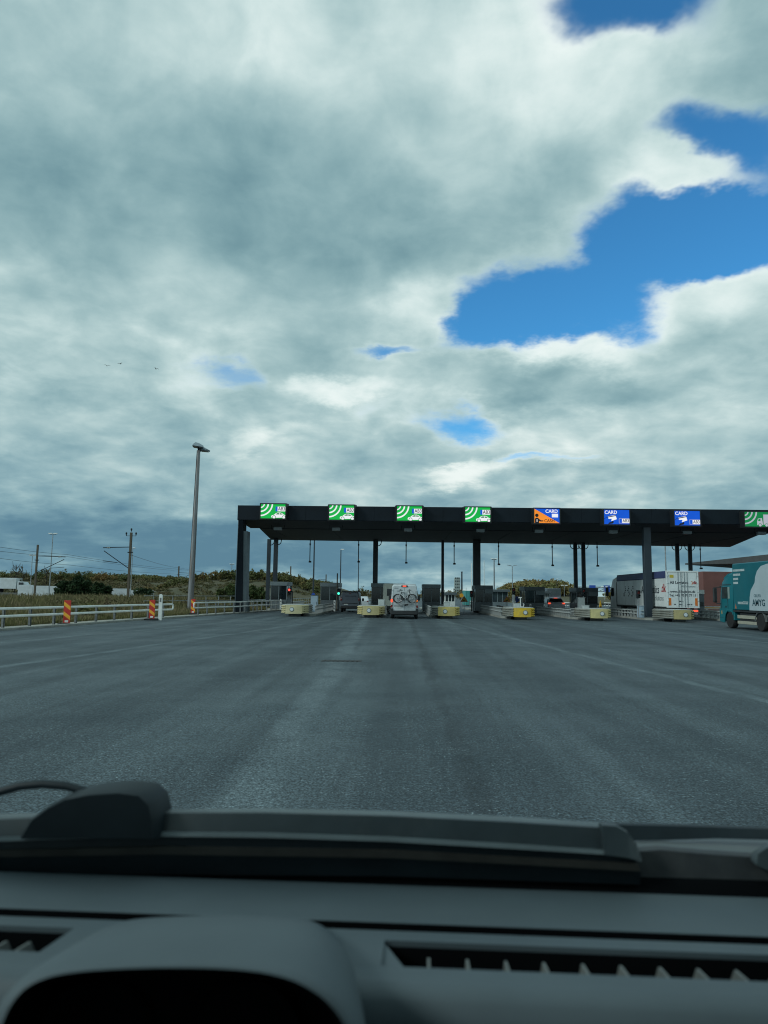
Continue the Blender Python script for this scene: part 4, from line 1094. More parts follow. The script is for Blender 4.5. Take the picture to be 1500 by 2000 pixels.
MB().bbox(-0.24, 0.24, -0.04, 0.05, 2.36, 2.49, 0.02).build('brake_lamp_housing', m_vantrim, cv)
for s_ in (-1, 1):
    x0 = s_ * 0.945
    lamp_box('tail_lamp', x0 - 0.075, x0 + 0.075, 1.23, 1.46, 0.02, m_brake if s_ < 0 else m_tailoff, cv, 0.07)
    lamp_box('tail_lamp', x0 - 0.07, x0 + 0.07, 1.00, 1.225, 0.02, m_lens, cv, 0.06)
    lamp_box('tail_lamp', x0 - 0.07, x0 + 0.07, 0.82, 0.995, 0.02, m_tailoff, cv, 0.06)
lamp_box('indicator_lamp', 0.88, 0.99, 1.30, 1.39, -0.06, mat('indicator_lit', (0.5, 0.1, 0.02), 0.3, emit=(1.0, 0.28, 0.05), estr=0.9), cv, 0.03)
MB().box(-0.78, -0.10, -0.02, -0.002, 0.93, 0.975).build('plate_lamp_bar', m_vantrim, cv)
MB().box(-0.72, -0.20, -0.016, -0.004, 0.81, 0.92).build('number_plate', m_plate, cv)
MB().bbox(0.03, 0.12, -0.03, 0.0, 0.96, 1.16, 0.01).build('door_handle', m_vantrim, cv)
for (x0, x1, z) in ((-0.75, -0.45, 2.27), (-0.58, -0.18, 2.06)):
    mb = MB(); xx = x0
    while xx < x1:
        w = RND.uniform(0.02, 0.045); mb.box(xx, xx + w, -0.008, -0.003, z - 0.035, z + 0.035); xx += w + 0.018
    mb.build('faint_lettering', mat('faded_lettering', (0.22, 0.25, 0.28), 0.5), cv)
MB().bbox(-0.85, 0.85, 0.5, 3.4, 2.542, 2.60, 0.02).build('roof_rail', m_vanwhite, cv)
for s_ in (-1, 1):
    MB().bbox(s_ * 1.16 - 0.11, s_ * 1.16 + 0.11, 4.30, 4.45, 1.32, 1.72, 0.04).build('wing_mirror', m_vantrim, cv)
    for yy in (0.95, 4.95): wheel(cv, s_ * 0.90, yy, 0.345, 0.23)
    MB().box(s_ * 1.021 - 0.006, s_ * 1.021 + 0.006, 0.9, 2.4, 1.45, 2.1).build('side_window', m_glassd, cv)
MB().box(-0.86, 0.86, 0.3, 0.36, 0.28, 0.36).build('tow_bar', m_galvd, cv)
# bicycle carrier
m_rack = mat('carrier_tube', (0.42, 0.45, 0.47), 0.4, 0.6, 0.1, 5)
rk = MB()
for xx in (-0.35, 0.35):
    rk.tube([(xx, -0.02, 1.95), (xx, -0.10, 1.98), (xx, -0.13, 1.5), (xx, -0.12, 1.16), (xx, -0.42, 1.13)], 0.018, 6)
for yy in (-0.2, -0.36): rk.tube([(-0.62, yy, 1.14), (0.72, yy, 1.14)], 0.03, 6)
rk.tube([(-0.35, -0.12, 1.55), (0.35, -0.12, 1.55)], 0.016, 6)
rk.build('bicycle_carrier', m_rack, cv)
MB().bbox(0.06, 0.30, -0.46, -0.30, 1.00, 1.12, 0.02).build('strap_clamp', m_vantrim, cv)
# bicycles
m_bkwhite = mat('bike_frame_white', (0.62, 0.65, 0.66), 0.35, 0.1, 0.06, 6)
m_bkdark = mat('bike_frame_dark', (0.05, 0.055, 0.06), 0.4, 0.2, 0.1, 6)
def bicycle(label, loc, flip, mfr):
    t = thing('bicycle', label, 'bicycle', loc, 0, 'bicycles on the camper van')
    s_ = -1 if flip else 1
    A, B_ = s_ * -0.52, s_ * 0.54           # front and rear hubs
    r = 0.335
    for cx, nm in ((A, 'front'), (B_, 'rear')):
        n = 28
        w = MB().tube([(cx + (r - 0.018) * math.cos(2 * math.pi * i / n), 0, r + (r - 0.018) * math.sin(2 * math.pi * i / n)) for i in range(n)], 0.022, 6, True).build('wheel', m_rubber, t)
        MB().tube([(cx + (r - 0.045) * math.cos(2 * math.pi * i / n), 0, r + (r - 0.045) * math.sin(2 * math.pi * i / n)) for i in range(n)], 0.012, 5, True).build('rim', m_rim, w)
        sp = MB()
        for i in range(14):
            a = 2 * math.pi * i / 14 + 0.1
            sp.cyl((cx, 0, r), (cx + (r - 0.05) * math.cos(a), 0, r + (r - 0.05) * math.sin(a)), 0.004, n=4)
        sp.build('spokes', m_rim, w)
    bbk = (s_ * 0.10, 0, 0.29); sd = (s_ * 0.26, 0, 0.80); hd = (s_ * -0.36, 0, 0.84); hl = (s_ * -0.395, 0, 0.70)
    fr = MB().tube([bbk, hl], 0.026, 7).tube([sd, hd], 0.022, 7).tube([bbk, (s_ * 0.275, 0, 0.84)], 0.022, 7)
    for yy in (-0.05, 0.05):
        fr.tube([bbk, (B_, yy, r)], 0.013, 6).tube([(s_ * 0.255, yy * 0.4, 0.76), (B_, yy, r)], 0.012, 6)
    fr.tube([(s_ * -0.35, 0, 0.88), hl], 0.024, 7)
    fr.build('frame', mfr, t)
    fk = MB()
    for yy in (-0.05, 0.05): fk.tube([(hl[0], yy, 0.68), (A, yy, r)], 0.015, 6)
    fk.build('fork', mfr, t)
    MB().tube([(s_ * -0.35, 0, 0.88), (s_ * -0.33, 0, 0.97), (s_ * -0.40, 0, 1.0)], 0.017, 6).build('stem', m_bkdark, t)
    MB().tube([(s_ * -0.30, -0.20, 0.98), (s_ * -0.38, -0.12, 1.0), (s_ * -0.40, 0.0, 1.0), (s_ * -0.38, 0.12, 1.0), (s_ * -0.30, 0.20, 0.98)], 0.015, 6).build('handlebar', m_bkdark, t)
    MB().tube([(s_ * 0.275, 0, 0.84), (s_ * 0.29, 0, 0.93)], 0.015, 6).build('seat_post', m_bkdark, t)
    MB().loft([[(s_ * 0.44, -0.09, 0.94), (s_ * 0.44, 0.09, 0.94), (s_ * 0.44, 0.07, 0.98), (s_ * 0.44, -0.07, 0.98)], [(s_ * 0.30, -0.05, 0.94), (s_ * 0.30, 0.05, 0.94), (s_ * 0.30, 0.04, 0.97), (s_ * 0.30, -0.04, 0.97)], [(s_ * 0.14, -0.015, 0.93), (s_ * 0.14, 0.015, 0.93), (s_ * 0.14, 0.015, 0.96), (s_ * 0.14, -0.015, 0.96)]]).build('saddle', m_rubber, t)
    MB().lathe([(0.0, -0.03), (0.09, -0.03), (0.09, -0.02), (0.0, -0.02)], (bbk[0], -0.02, bbk[2]), 'y', 16).build('chainring', m_bkdark, t)
    MB().tube([bbk, (bbk[0] + 0.02, -0.07, bbk[2]), (bbk[0] + 0.10, -0.07, bbk[2] - 0.13)], 0.012, 5).tube([(bbk[0] + 0.06, -0.12, bbk[2] - 0.13), (bbk[0] + 0.14, -0.12, bbk[2] - 0.13)], 0.014, 5).build('crank', m_bkdark, t)
    return t
bx0 = cv.location.x
bicycle('bicycle with pale frame on the camper van carrier, nearer the road behind', (bx0 + 0.07, 53.4 - 0.36, 1.172), False, m_bkwhite)
bicycle('bicycle with dark frame between the van doors and the pale bicycle', (bx0 + 0.02, 53.4 - 0.20, 1.172), True, m_bkdark)

# grey van
gv = thing('grey_van', 'slate grey panel van with roof rack waiting at the green light', 'van', (P(683.5, 1180, 70.5).x, 70.5, 0))
st = [(0.0, 0.90, 0.80, 0.38, 1.86, 0.10), (0.06, 0.95, 0.84, 0.34, 1.93, 0.14), (0.3, 0.97, 0.86, 0.32, 1.96, 0.16), (3.2, 0.97, 0.86, 0.32, 1.96, 0.16), (3.9, 0.97, 0.80, 0.32, 1.35, 0.2), (4.7, 0.93, 0.80, 0.34, 1.05, 0.2), (5.0, 0.82, 0.7, 0.4, 0.8, 0.15)]
MB().loft([rring(*s_) for s_ in st]).build('body', m_vangrey, gv)
MB().bbox(-0.93, 0.93, -0.10, 0.1, 0.36, 0.60, 0.05).build('bumper', m_vantrim, gv)
MB().box(-0.74, 0.74, -0.008, 0.02, 1.22, 1.76).build('rear_panel', mat('grey_door_panel', (0.10, 0.12, 0.15), 0.35, 0.2), gv)
MB().bbox(-0.75, 0.75, -0.03, 0.02, 0.84, 0.90, 0.01).build('door_trim', m_vantrim, gv)
MB().box(-0.60, -0.18, -0.03, -0.002, 0.70, 0.80).build('number_plate', m_plate, gv)
lamp_box('brake_lamp', -0.12, 0.12, 1.80, 1.85, 0.0, m_tailoff, gv, 0.04)
for s_ in (-1, 1):
    lamp_box('tail_lamp', s_ * 0.88 - 0.07, s_ * 0.88 + 0.07, 1.12, 1.42, 0.0, m_tailoff, gv); lamp_box('tail_lamp', s_ * 0.88 - 0.065, s_ * 0.88 + 0.065, 1.30, 1.36, -0.03, m_lens, gv, 0.05)
    MB().bbox(s_ * 1.09 - 0.10, s_ * 1.09 + 0.10, 3.3, 3.45, 1.05, 1.35, 0.03).build('wing_mirror', m_vantrim, gv)
    for yy in (0.85, 4.0): wheel(gv, s_ * 0.84, yy, 0.33, 0.22)
    MB().box(s_ * 0.80 - 0.03, s_ * 0.80 + 0.03, 0.3, 3.0, 2.06, 2.11).build('rack_rail', m_black, gv)
for yy in (0.35, 1.6, 2.9):
    MB().box(-0.83, 0.83, yy, yy + 0.07, 1.962, 2.058).build('rack_bar', m_black, gv)
mb = MB(); xx = -0.5
while xx < 0.55:
    w = RND.uniform(0.03, 0.07); mb.box(xx, xx + w, -0.014, -0.009, 1.52, 1.60); xx += w + 0.02
mb.build('dark_lettering', m_graph, gv)

# braking car
sv = thing('estate_car', 'silver estate car braking with all red lamps lit between the booths', 'car', (P(1087, 1180, 76.5).x, 76.5, 0))
st = [(0.0, 0.86, 0.84, 0.40, 0.98, 0.10), (0.10, 0.92, 0.90, 0.34, 1.08, 0.10), (0.28, 0.93, 0.80, 0.30, 1.34, 0.14), (0.55, 0.93, 0.70, 0.28, 1.60, 0.12), (1.2, 0.93, 0.70, 0.28, 1.68, 0.14), (2.4, 0.93, 0.69, 0.28, 1.66, 0.14), (3.3, 0.93, 0.80, 0.28, 1.08, 0.14), (4.4, 0.90, 0.80, 0.30, 0.92, 0.14), (4.7, 0.78, 0.70, 0.36, 0.72, 0.12)]
m_carsil = mat('car_silver', (0.42, 0.47, 0.52), 0.3, 0.0, 0.06, 2)
MB().loft([rring(*s_) for s_ in st]).build('body', m_carsil, sv)
MB().loft([[(-0.72, 0.145, 1.19), (0.72, 0.145, 1.19), (0.72, 0.185, 1.19), (-0.72, 0.185, 1.19)], [(-0.60, 0.42, 1.56), (0.60, 0.42, 1.56), (0.60, 0.46, 1.56), (-0.60, 0.46, 1.56)]]).build('rear_window', m_glassd, sv)
MB().bbox(-0.80, 0.80, -0.08, 0.10, 0.36, 0.62, 0.04).build('bumper', m_vantrim, sv)
MB().box(-0.28, 0.28, -0.03, -0.003, 0.78, 0.90).build('number_plate', m_plate, sv)
lamp_box('brake_lamp', -0.20, 0.20, 1.585, 1.635, 0.46, m_brake, sv, 0.05)
for s_ in (-1, 1):
    lamp_box('tail_lamp', s_ * 0.76 - 0.13, s_ * 0.76 + 0.13, 0.98, 1.12, 0.0, m_brake, sv)
    MB().bbox(s_ * 1.03 - 0.09, s_ * 1.03 + 0.09, 2.9, 3.02, 1.02, 1.18, 0.03).build('wing_mirror', m_vantrim, sv)
    for yy in (0.85, 3.75): wheel(sv, s_ * 0.82, yy, 0.33, 0.22)
    MB().loft([[(s_ * 0.90, 0.6, 1.10), (s_ * 0.91, 2.9, 1.10), (s_ * 0.87, 2.9, 1.10), (s_ * 0.86, 0.6, 1.10)], [(s_ * 0.76, 0.9, 1.50), (s_ * 0.76, 2.5, 1.50), (s_ * 0.70, 2.5, 1.50), (s_ * 0.70, 0.9, 1.50)]]).build('side_window', m_glassd, sv)
    MB().tube([(s_ * 0.62, 0.6, 1.68), (s_ * 0.62, 0.75, 1.73), (s_ * 0.62, 2.3, 1.72), (s_ * 0.62, 2.45, 1.66)], 0.02, 5).build('roof_rail', m_galv, sv)

# white car ahead of the grey van
def small_car(px, D, label, m, lit=False, group=None, z=0.0, s=1.0, rz=0.0):
    t = thing('car', label, 'car', (P(px, 1160, D).x, D, z), rz, group)
    st = [(0.0, 0.80, 0.76, 0.40, 0.90, 0.10), (0.12, 0.87, 0.84, 0.32, 1.0, 0.10), (0.5, 0.88, 0.70, 0.28, 1.32, 0.14), (0.9, 0.88, 0.66, 0.28, 1.45, 0.14), (2.2, 0.88, 0.66, 0.28, 1.46, 0.14), (3.1, 0.88, 0.76, 0.28, 1.0, 0.14), (4.0, 0.85, 0.75, 0.30, 0.88, 0.14), (4.2, 0.74, 0.66, 0.36, 0.70, 0.12)]
    MB().loft([rring(*s_) for s_ in st]).build('body', m, t)
    MB().loft([[(-0.70, 0.17, 1.02), (0.70, 0.17, 1.02), (0.70, 0.20, 1.02), (-0.70, 0.20, 1.02)], [(-0.56, 0.66, 1.38), (0.56, 0.66, 1.38), (0.56, 0.72, 1.38), (-0.56, 0.72, 1.38)]]).build('rear_window', m_glassd, t)
    for s_ in (-1, 1):
        lamp_box('tail_lamp', s_ * 0.72 - 0.12, s_ * 0.72 + 0.12, 0.80, 0.92, 0.0, m_brake if lit else m_tailoff, t)
        for yy in (0.75, 3.35): wheel(t, s_ * 0.78, yy, 0.31, 0.2)
    return t
small_car(707.5, 92, 'small white car driving off ahead of the grey van', m_vanwhite)
# dark van beyond the braking car, and a light van beyond the camper van
t = thing('box_van', 'dark box van far ahead of the braking car', 'van', (P(1082, 1160, 104).x, 104, 0))
MB().bbox(-1.0, 1.0, 0, 4.4, 0.7, 2.9, 0.05).build('box', m_vangrey, t); MB().bbox(-0.95, 0.95, 4.45, 6.0, 0.4, 2.1, 0.15).build('cab', m_vangrey, t)
MB().box(-0.9, 0.9, -0.012, -0.001, 1.9, 2.75).build('door_panel', m_glassm, t)
for s_ in (-1, 1):
    for yy in (1.0, 5.0): wheel(t, s_ * 0.85, yy, 0.38, 0.24)
t = thing('motorhome', 'cream motorhome ahead of the camper van, half hidden by it', 'van', (P(769.5, 1160, 66).x + 0.05, 66, 0))
st = [(0.0, 1.05, 1.0, 0.45, 2.72, 0.12), (0.1, 1.1, 1.05, 0.42, 2.80, 0.16), (4.6, 1.1, 1.05, 0.42, 2.80, 0.16), (5.2, 1.1, 1.0, 0.42, 2.3, 0.2), (6.4, 1.0, 0.9, 0.42, 1.2, 0.2)]
MB().loft([rring(*s_) for s_ in st]).build('body', mat('motorhome_cream', (0.55, 0.55, 0.48), 0.4), t)
MB().box(-0.7, 0.7, -0.01, 0.005, 1.65, 2.3).build('rear_window', m_glassd, t)
MB().bbox(-1.0, 1.0, -0.08, 0.1, 0.42, 0.72, 0.04).build('bumper', m_vantrim, t)
for s_ in (-1, 1):
    lamp_box('tail_lamp', s_ * 0.95 - 0.08, s_ * 0.95 + 0.08, 0.85, 1.25, 0.0, m_tailoff, t)
    for yy in (1.4, 5.3): wheel(t, s_ * 0.92, yy, 0.35, 0.23)

# ---- white lorry
m_trlwhite = mat('trailer_white', (0.68, 0.72, 0.73), 0.4, 0.0, 0.06, 0.8, dirt=(0.28, 0.28, 0.27), dirtamt=0.4)
m_tarp = mat('blue_tarpaulin', (0.045, 0.06, 0.16), 0.55, 0.0, 0.2, 1.5)
m_txt = mat('lorry_lettering', (0.02, 0.03, 0.045), 0.5)
m_txtred = mat('lorry_lettering_red', (0.35, 0.03, 0.03), 0.5)
m_txtor = mat('lorry_mark_orange', (0.60, 0.18, 0.02), 0.5)
m_amber = mat('orange_marker', (0.62, 0.16, 0.02), 0.45, 0.0, 0.12, 4)
D = 58.0
lo = thing('white_lorry', 'white articulated lorry with blue roof tarpaulin and All Logistics lettering', 'lorry', (P(1333.5, 1160, D).x, D, 0))
tw, th, tz, tl = 1.265, 3.98, 1.05, 13.4
tr = MB().bbox(-tw, tw, 0.0, tl, tz, th - 0.62, 0.03).build('trailer', m_trlwhite, lo)
# upper part of the sides in blue sheet, rear frame in white up to the roof
MB().bbox(-tw + 0.005, tw - 0.005, 0.16, tl - 0.02, th - 0.618, th - 0.02, 0.05).build('roof_tarpaulin', m_tarp, lo)
fr = MB()
fr.bbox(-tw - 0.012, -tw + 0.10, -0.05, 0.14, tz - 0.05, th, 0.01).bbox(tw - 0.10, tw + 0.012, -0.05, 0.14, tz - 0.05, th, 0.01)
fr.bbox(-tw + 0.102, tw - 0.102, -0.05, 0.14, th - 0.14, th - 0.004, 0.01).bbox(-tw + 0.102, tw - 0.102, -0.05, -0.002, tz - 0.05, tz + 0.08, 0.01)
fr.build('rear_frame', m_trlwhite, lo)
for s_ in (-1, 1):
    dr = MB().bbox(s_ * 0.575 - 0.56, s_ * 0.575 + 0.56, -0.035, -0.003, tz + 0.09, th - 0.15, 0.008).build('rear_door', m_trlwhite, lo)
    for xx in (0.14, 0.36):
        MB().cyl((s_ * xx, -0.06, tz + 0.02), (s_ * xx, -0.06, th - 0.1), 0.022, n=6).build('lock_rod', m_galv, dr)
    MB().box(s_ * 1.04 - 0.10, s_ * 1.04 + 0.10, -0.040, -0.036, tz + 0.14, tz + 0.74).build('orange_marker', m_amber, dr)
    for zz in (1.6, 2.3, 3.0, 3.6): MB().bbox(s_ * 1.20 - 0.06, s_ * 1.20 + 0.06, -0.075, -0.051, zz - 0.05, zz + 0.05, 0.006).build('hinge', m_trlwhite, dr)
MB().box(-1.02, -0.70, -0.040, -0.036, 3.40, 3.64).build('yellow_plate', mat('yellow_plate', (0.5, 0.38, 0.04), 0.5), lo)
def lorry_txt(body, size, mm, x, z, bold=0.0, frame='back', off=-0.045, y=None, squeeze=1.0):
    me = text_mesh(body, size, mm, frame, bold, 'CENTER', squeeze)
    return place('lettering', me, lo, (x, off, z) if frame == 'back' else (-tw - 0.006, y, z))
lorry_txt('All Logistics', 0.33, m_txt, -0.28, 3.02, 0.006, squeeze=0.92)
lorry_txt('.dk', 0.33, m_txtred, 0.92, 3.02, 0.01)
mb = MB()
for q in range(5):
    a = R(-60 + q * 32); mb.prism([(0.66 + 0.14 * math.cos(a) - 0.03, 3.0 + 0.14 * math.sin(a) - 0.03), (0.66 + 0.14 * math.cos(a) + 0.04, 3.0 + 0.14 * math.sin(a) - 0.02), (0.66 + 0.14 * math.cos(a) + 0.01, 3.0 + 0.14 * math.sin(a) + 0.05)], 'y', -0.045, -0.041)
mb.build('emblem', m_txtor, lo)
lorry_txt('All Solutions', 0.22, mat('lettering_grey', (0.16, 0.19, 0.22), 0.5), 0.45, 2.72)
lorry_txt('www.all-logistics.dk', 0.27, m_txt, -0.02, 2.30, 0.004, squeeze=0.93)
lorry_txt('Tel. +45 70 70 77 11', 0.27, m_txt, -0.02, 2.00, 0.004, squeeze=0.93)
for zz, ws in ((1.52, ((-0.36, -0.12), (-0.04, 0.0))), (1.28, ((-0.72, -0.60), (-0.36, -0.08), (0.30, 0.54), (0.60, 0.66)))):
    for (xa, xb) in ws:
        mb = MB(); q = xa
        while q < xb:
            w = RND.uniform(0.025, 0.05); mb.box(q, q + w, -0.045, -0.041, zz - 0.045, zz + 0.045); q += w + 0.018
        mb.build('small_lettering', m_txt, lo)
# left side: lettering and pictograms
lorry_txt('All Logistics', 0.92, m_txt, 0, 2.45, 0.012, 'left', y=3.9)
lorry_txt('.dk', 0.92, m_txtred, 0, 2.55, 0.02, 'left', y=0.75)
lorry_txt('All Solutions', 0.62, mat('lettering_grey_green', (0.12, 0.16, 0.17), 0.5), 0, 1.75, 0.0, 'left', y=2.3)
for yc, zc, n_ in ((8.6, 2.35, 0), (9.7, 2.35, 1), (10.9, 2.35, 2)):
    mb = MB()
    for q in range(6):
        yy = yc + RND.uniform(-0.28, 0.28); zz = zc + (q - 2.5) * 0.17; w = RND.uniform(0.08, 0.22)
        mb.box(-tw - 0.008, -tw - 0.003, yy - w, yy + w, zz - 0.05, zz + 0.06)
    mb.build('pictogram', m_txt, lo)
for yy in (2.7, 5.4, 8.1, 10.8): MB().box(-tw - 0.008, -tw - 0.002, yy, yy + 0.03, tz + 0.03, th - 0.64).build('panel_joint', mat('joint_grey', (0.25, 0.27, 0.28), 0.6), lo)
MB().bbox(-tw - 0.01, -tw + 0.05, 0.2, tl, tz - 0.1, tz - 0.002, 0.01).build('side_rail', m_vantrim, lo)
MB().box(-0.45, 0.45, 0.4, tl - 0.2, 0.80, tz - 0.003).build('chassis', m_vantrim, lo)
MB().bbox(-1.2, 1.2, 0.05, 0.20, 0.45, 0.62, 0.02).build('underrun_bar', m_galvd, lo)
for s_ in (-1, 1):
    lamp_box('tail_lamp', s_ * 1.0 - 0.20, s_ * 1.0 + 0.20, 0.70, 0.84, 0.10, m_brake if s_ > 0 else m_tailoff, lo)
    for yy in (2.6, 3.9, 5.2): wheel(lo, s_ * 1.05, yy, 0.5, 0.36)
    MB().box(s_ * 1.05 - 0.22, s_ * 1.05 + 0.22, 1.75, 1.78, 0.25, 0.9).build('mudflap', m_rubber, lo)
    for yy in (12.0, 15.2): wheel(lo, s_ * 1.05, yy, 0.5, 0.36)
cab = MB().loft([rring(y, *q) for y, q in ((13.85, (1.22, 1.15, 0.75, 3.72, 0.12)), (14.0, (1.24, 1.18, 0.55, 3.78, 0.15)), (15.2, (1.24, 1.16, 0.45, 3.62, 0.18)), (15.75, (1.24, 1.14, 0.40, 3.0, 0.2)), (16.0, (1.22, 1.10, 0.40, 2.1, 0.2)), (16.1, (1.15, 1.0, 0.45, 1.3, 0.15)))]).build('cab', m_trlwhite, lo)
MB().bbox(-1.22, 1.22, 13.45, 13.84, 0.9, 3.3, 0.05).build('cab_rear_gap', m_vantrim, lo)
MB().box(-1.262, -1.241, 14.55, 15.6, 1.9, 2.7).build('door_window', m_glassd, cab)
MB().bbox(-1.72, -1.44, 15.60, 15.75, 1.85, 2.75, 0.05).build('wing_mirror', m_vantrim, cab); MB().tube([(-1.22, 15.6, 2.75), (-1.56, 15.66, 2.8)], 0.03, 6).build('mirror_arm', m_vantrim, cab)

# ---- teal lorry
m_teal = mat('teal_tarpaulin', (0.0, 0.105, 0.135), 0.5, 0.0, 0.12, 0.8, dirt=(0.03, 0.14, 0.16), dirtamt=0.4)
m_tealcab = mat('teal_cab_paint', (0.006, 0.13, 0.16), 0.3, 0.0, 0.08, 1.2)
m_paleblue = mat('pale_side_print', (0.36, 0.43, 0.47), 0.5, 0.0, 0.06, 1.0)
XT = 20.05; YC = 46.05       # left side plane and front of the cab
tl_ = thing('teal_lorry', 'teal articulated lorry with white bear shaped print waiting beside the last island', 'lorry', (XT + 1.27, YC, 0))
bt = 1.12
tr2 = MB().bbox(-1.27, 1.27, -15.4, -1.95, bt, 3.92, 0.05).build('trailer', m_teal, tl_)
# the print on the side: pale rounded shape
yz = [(-3.95, bt + 0.03), (-3.98, 1.45), (-4.05, 1.9), (-4.2, 2.3), (-4.5, 2.55), (-4.72, 2.75), (-4.80, 3.05), (-5.05, 3.4), (-5.5, 3.65), (-6.2, 3.75), (-7.4, 3.75), (-7.4, bt + 0.03)]
MB().prism(yz, 'x', -1.278, -1.2725).build('side_print', m_paleblue, tl_)
def teal_txt(body, size, y, z, bold=0.0, mm=m_txt, sq=1.0, align='LEFT'):
    place('lettering', text_mesh(body, size, mm, 'left', bold, align, sq), tl_, (-1.285, y, z))
m_txtw = mat('pale_lettering', (0.45, 0.52, 0.54), 0.5)
teal_txt('GRUPO', 0.24, -4.55, 1.98, 0.0, mat('print_grey_teal', (0.05, 0.12, 0.15), 0.5))
teal_txt('AMYG', 0.52, -4.35, 1.58, 0.008, mat('print_dark_teal', (0.01, 0.05, 0.07), 0.5))
for k, (z, ln) in enumerate(((3.50, 1.45), (3.24, 0.86), (2.99, 0.60), (2.75, 0.56))):
    mb = MB(); q = 0.0
    while q < ln:
        w = RND.uniform(0.04, 0.08); mb.box(-1.278, -1.2725, -2.08 - q - w, -2.08 - q, z - 0.065, z + 0.065); q += w + 0.02
    mb.build('small_lettering', m_txtw, tl_)
for y0, ln, zs_ in ((-2.55, 0.62, (1.56,)), (-3.2, 0.6, (1.62, 1.52))):
    for z in zs_:
        mb = MB(); q = 0.0; hh = 0.07 if len(zs_) == 1 else 0.03
        while q < ln:
            w = RND.uniform(0.04, 0.09); mb.box(-1.278, -1.2725, y0 - q - w, y0 - q, z - hh, z + hh); q += w + 0.03
        mb.build('small_lettering', m_txtw, tl_)
MB().prism([(-2.20, 1.22), (-2.34, 1.22), (-2.27, 1.52)], 'x', -1.278, -1.2725).build('hazard_mark', m_amber, tl_)
MB().box(-1.29, 1.29, -15.3, -1.95, bt - 0.10, bt - 0.003).build('side_rail', m_vantrim, tl_)
MB().box(-0.5, 0.5, -15.0, -1.6, 0.75, bt - 0.11).build('chassis', m_vantrim, tl_)
for (z0, z1) in ((0.64, 0.84), (0.32, 0.50)):
    MB().bbox(-1.25, -1.21, -4.65, -2.35, z0, z1, 0.01).build('side_guard', mat('side_guard_beige', (0.34, 0.33, 0.27), 0.6, 0.1), tl_)
MB().bbox(-1.18, -0.6, -4.5, -2.5, 0.35, 1.0, 0.05).build('fuel_tank', m_vantrim, tl_)
for s_ in (-1, 1):
    for yy in (-1.35 + 0.0, -5.15, -6.45, -12.0, -13.3): wheel(tl_, s_ * 1.08, yy, 0.50, 0.34)
    for yy in (-5.15, -6.45):
        rings = [[(s_ * 1.28, yy + 0.58 * math.cos(R(a)), 0.5 + 0.58 * math.sin(R(a))), (s_ * 0.85, yy + 0.58 * math.cos(R(a)), 0.5 + 0.58 * math.sin(R(a))), (s_ * 0.85, yy + 0.62 * math.cos(R(a)), 0.5 + 0.62 * math.sin(R(a))), (s_ * 1.28, yy + 0.62 * math.cos(R(a)), 0.5 + 0.62 * math.sin(R(a)))] for a in range(5, 180, 17)]
        MB().loft(rings).build('mudguard', m_galvd, tl_)
cab = MB().loft([rring(y, *q) for y, q in ((-1.80, (1.22, 1.18, 1.0, 3.30, 0.12)), (-1.70, (1.245, 1.20, 0.95, 3.42, 0.14)), (-0.9, (1.25, 1.19, 0.95, 3.28, 0.2)), (-0.25, (1.25, 1.16, 0.95, 2.95, 0.22)), (0.0, (1.22, 1.15, 0.95, 2.4, 0.25)))]).build('cab', m_tealcab, tl_)
# lower cab with a wheel opening
low = MB()
for s_ in (-1, 1):
    low.prism([(0.0, 0.38), (-0.62, 0.32), (-0.70, 0.62), (-0.82, 0.86), (-1.08, 1.05), (-1.40, 1.08), (-1.66, 0.98), (-1.80, 0.80), (-1.80, 1.18), (0.0, 1.18)], 'x', s_ * 1.21, s_ * 1.262)
low.box(-1.2, 1.2, -0.35, -0.01, 0.38, 0.949)
low.build('lower_cab', m_tealcab, cab)
MB().box(-1.1, 1.1, -1.75, -0.4, 0.6, 0.948).build('engine_bay', m_vantrim, tl_)
MB().bbox(-1.24, -0.9, -1.98, -1.82, 0.5, 1.1, 0.02).build('rear_wing', m_tealcab, tl_)
MB().prism([(-0.30, 1.82), (-1.12, 1.82), (-1.12, 2.52), (-0.42, 2.52)], 'x', -1.255, -1.215).build('door_window', m_glassm, cab)
MB().prism([(-1.19, 1.80), (-1.42, 1.80), (-1.42, 2.52), (-1.19, 2.52)], 'x', -1.252, -1.212).build('rear_window', mat('window_blind', (0.20, 0.27, 0.26), 0.6), cab)
MB().bbox(-1.60, -1.36, 0.02, 0.16, 1.55, 2.50, 0.05).build('wing_mirror', m_vantrim, cab)
MB().tube([(-1.22, -0.1, 2.52), (-1.40, 0.05, 2.52), (-1.5, 0.09, 2.4)], 0.03, 6).build('mirror_arm', m_vantrim, cab)
MB().tube([(-1.22, -0.1, 1.48), (-1.40, 0.05, 1.5), (-1.5, 0.09, 1.6)], 0.03, 6).build('mirror_arm', m_vantrim, cab)
for yy in (-0.22, -1.16): MB().box(-1.262, -1.244, yy - 0.012, yy, 1.19, 1.80).build('door_gap', m_seam, cab)
MB().box(-1.258, -1.2, -1.60, -0.2, 2.66, 2.68).build('roof_seam', m_seam, cab)
MB().box(-1.266, -1.2625, -0.55, -0.02, 0.60, 0.615).build('step_gap', m_seam, cab)
MB().bbox(-1.1, 1.1, 0.03, 0.30, 2.50, 2.64, 0.04).build('sun_visor', m_vantrim, cab)
MB().box(-1.258, -1.245, -0.95, -0.82, 1.25, 1.36).build('door_handle', m_vantrim, cab)
MB().box(-1.266, -1.2622, -0.35, -0.28, 0.85, 1.05).build('side_marker', m_yellow, cab)
MB().prism([(-1.75, 3.45), (-0.95, 3.33), (-0.45, 3.12), (-0.35, 3.02), (-1.75, 3.06)], 'x', -1.10, 1.10).build('roof_fairing', m_tealcab, cab)

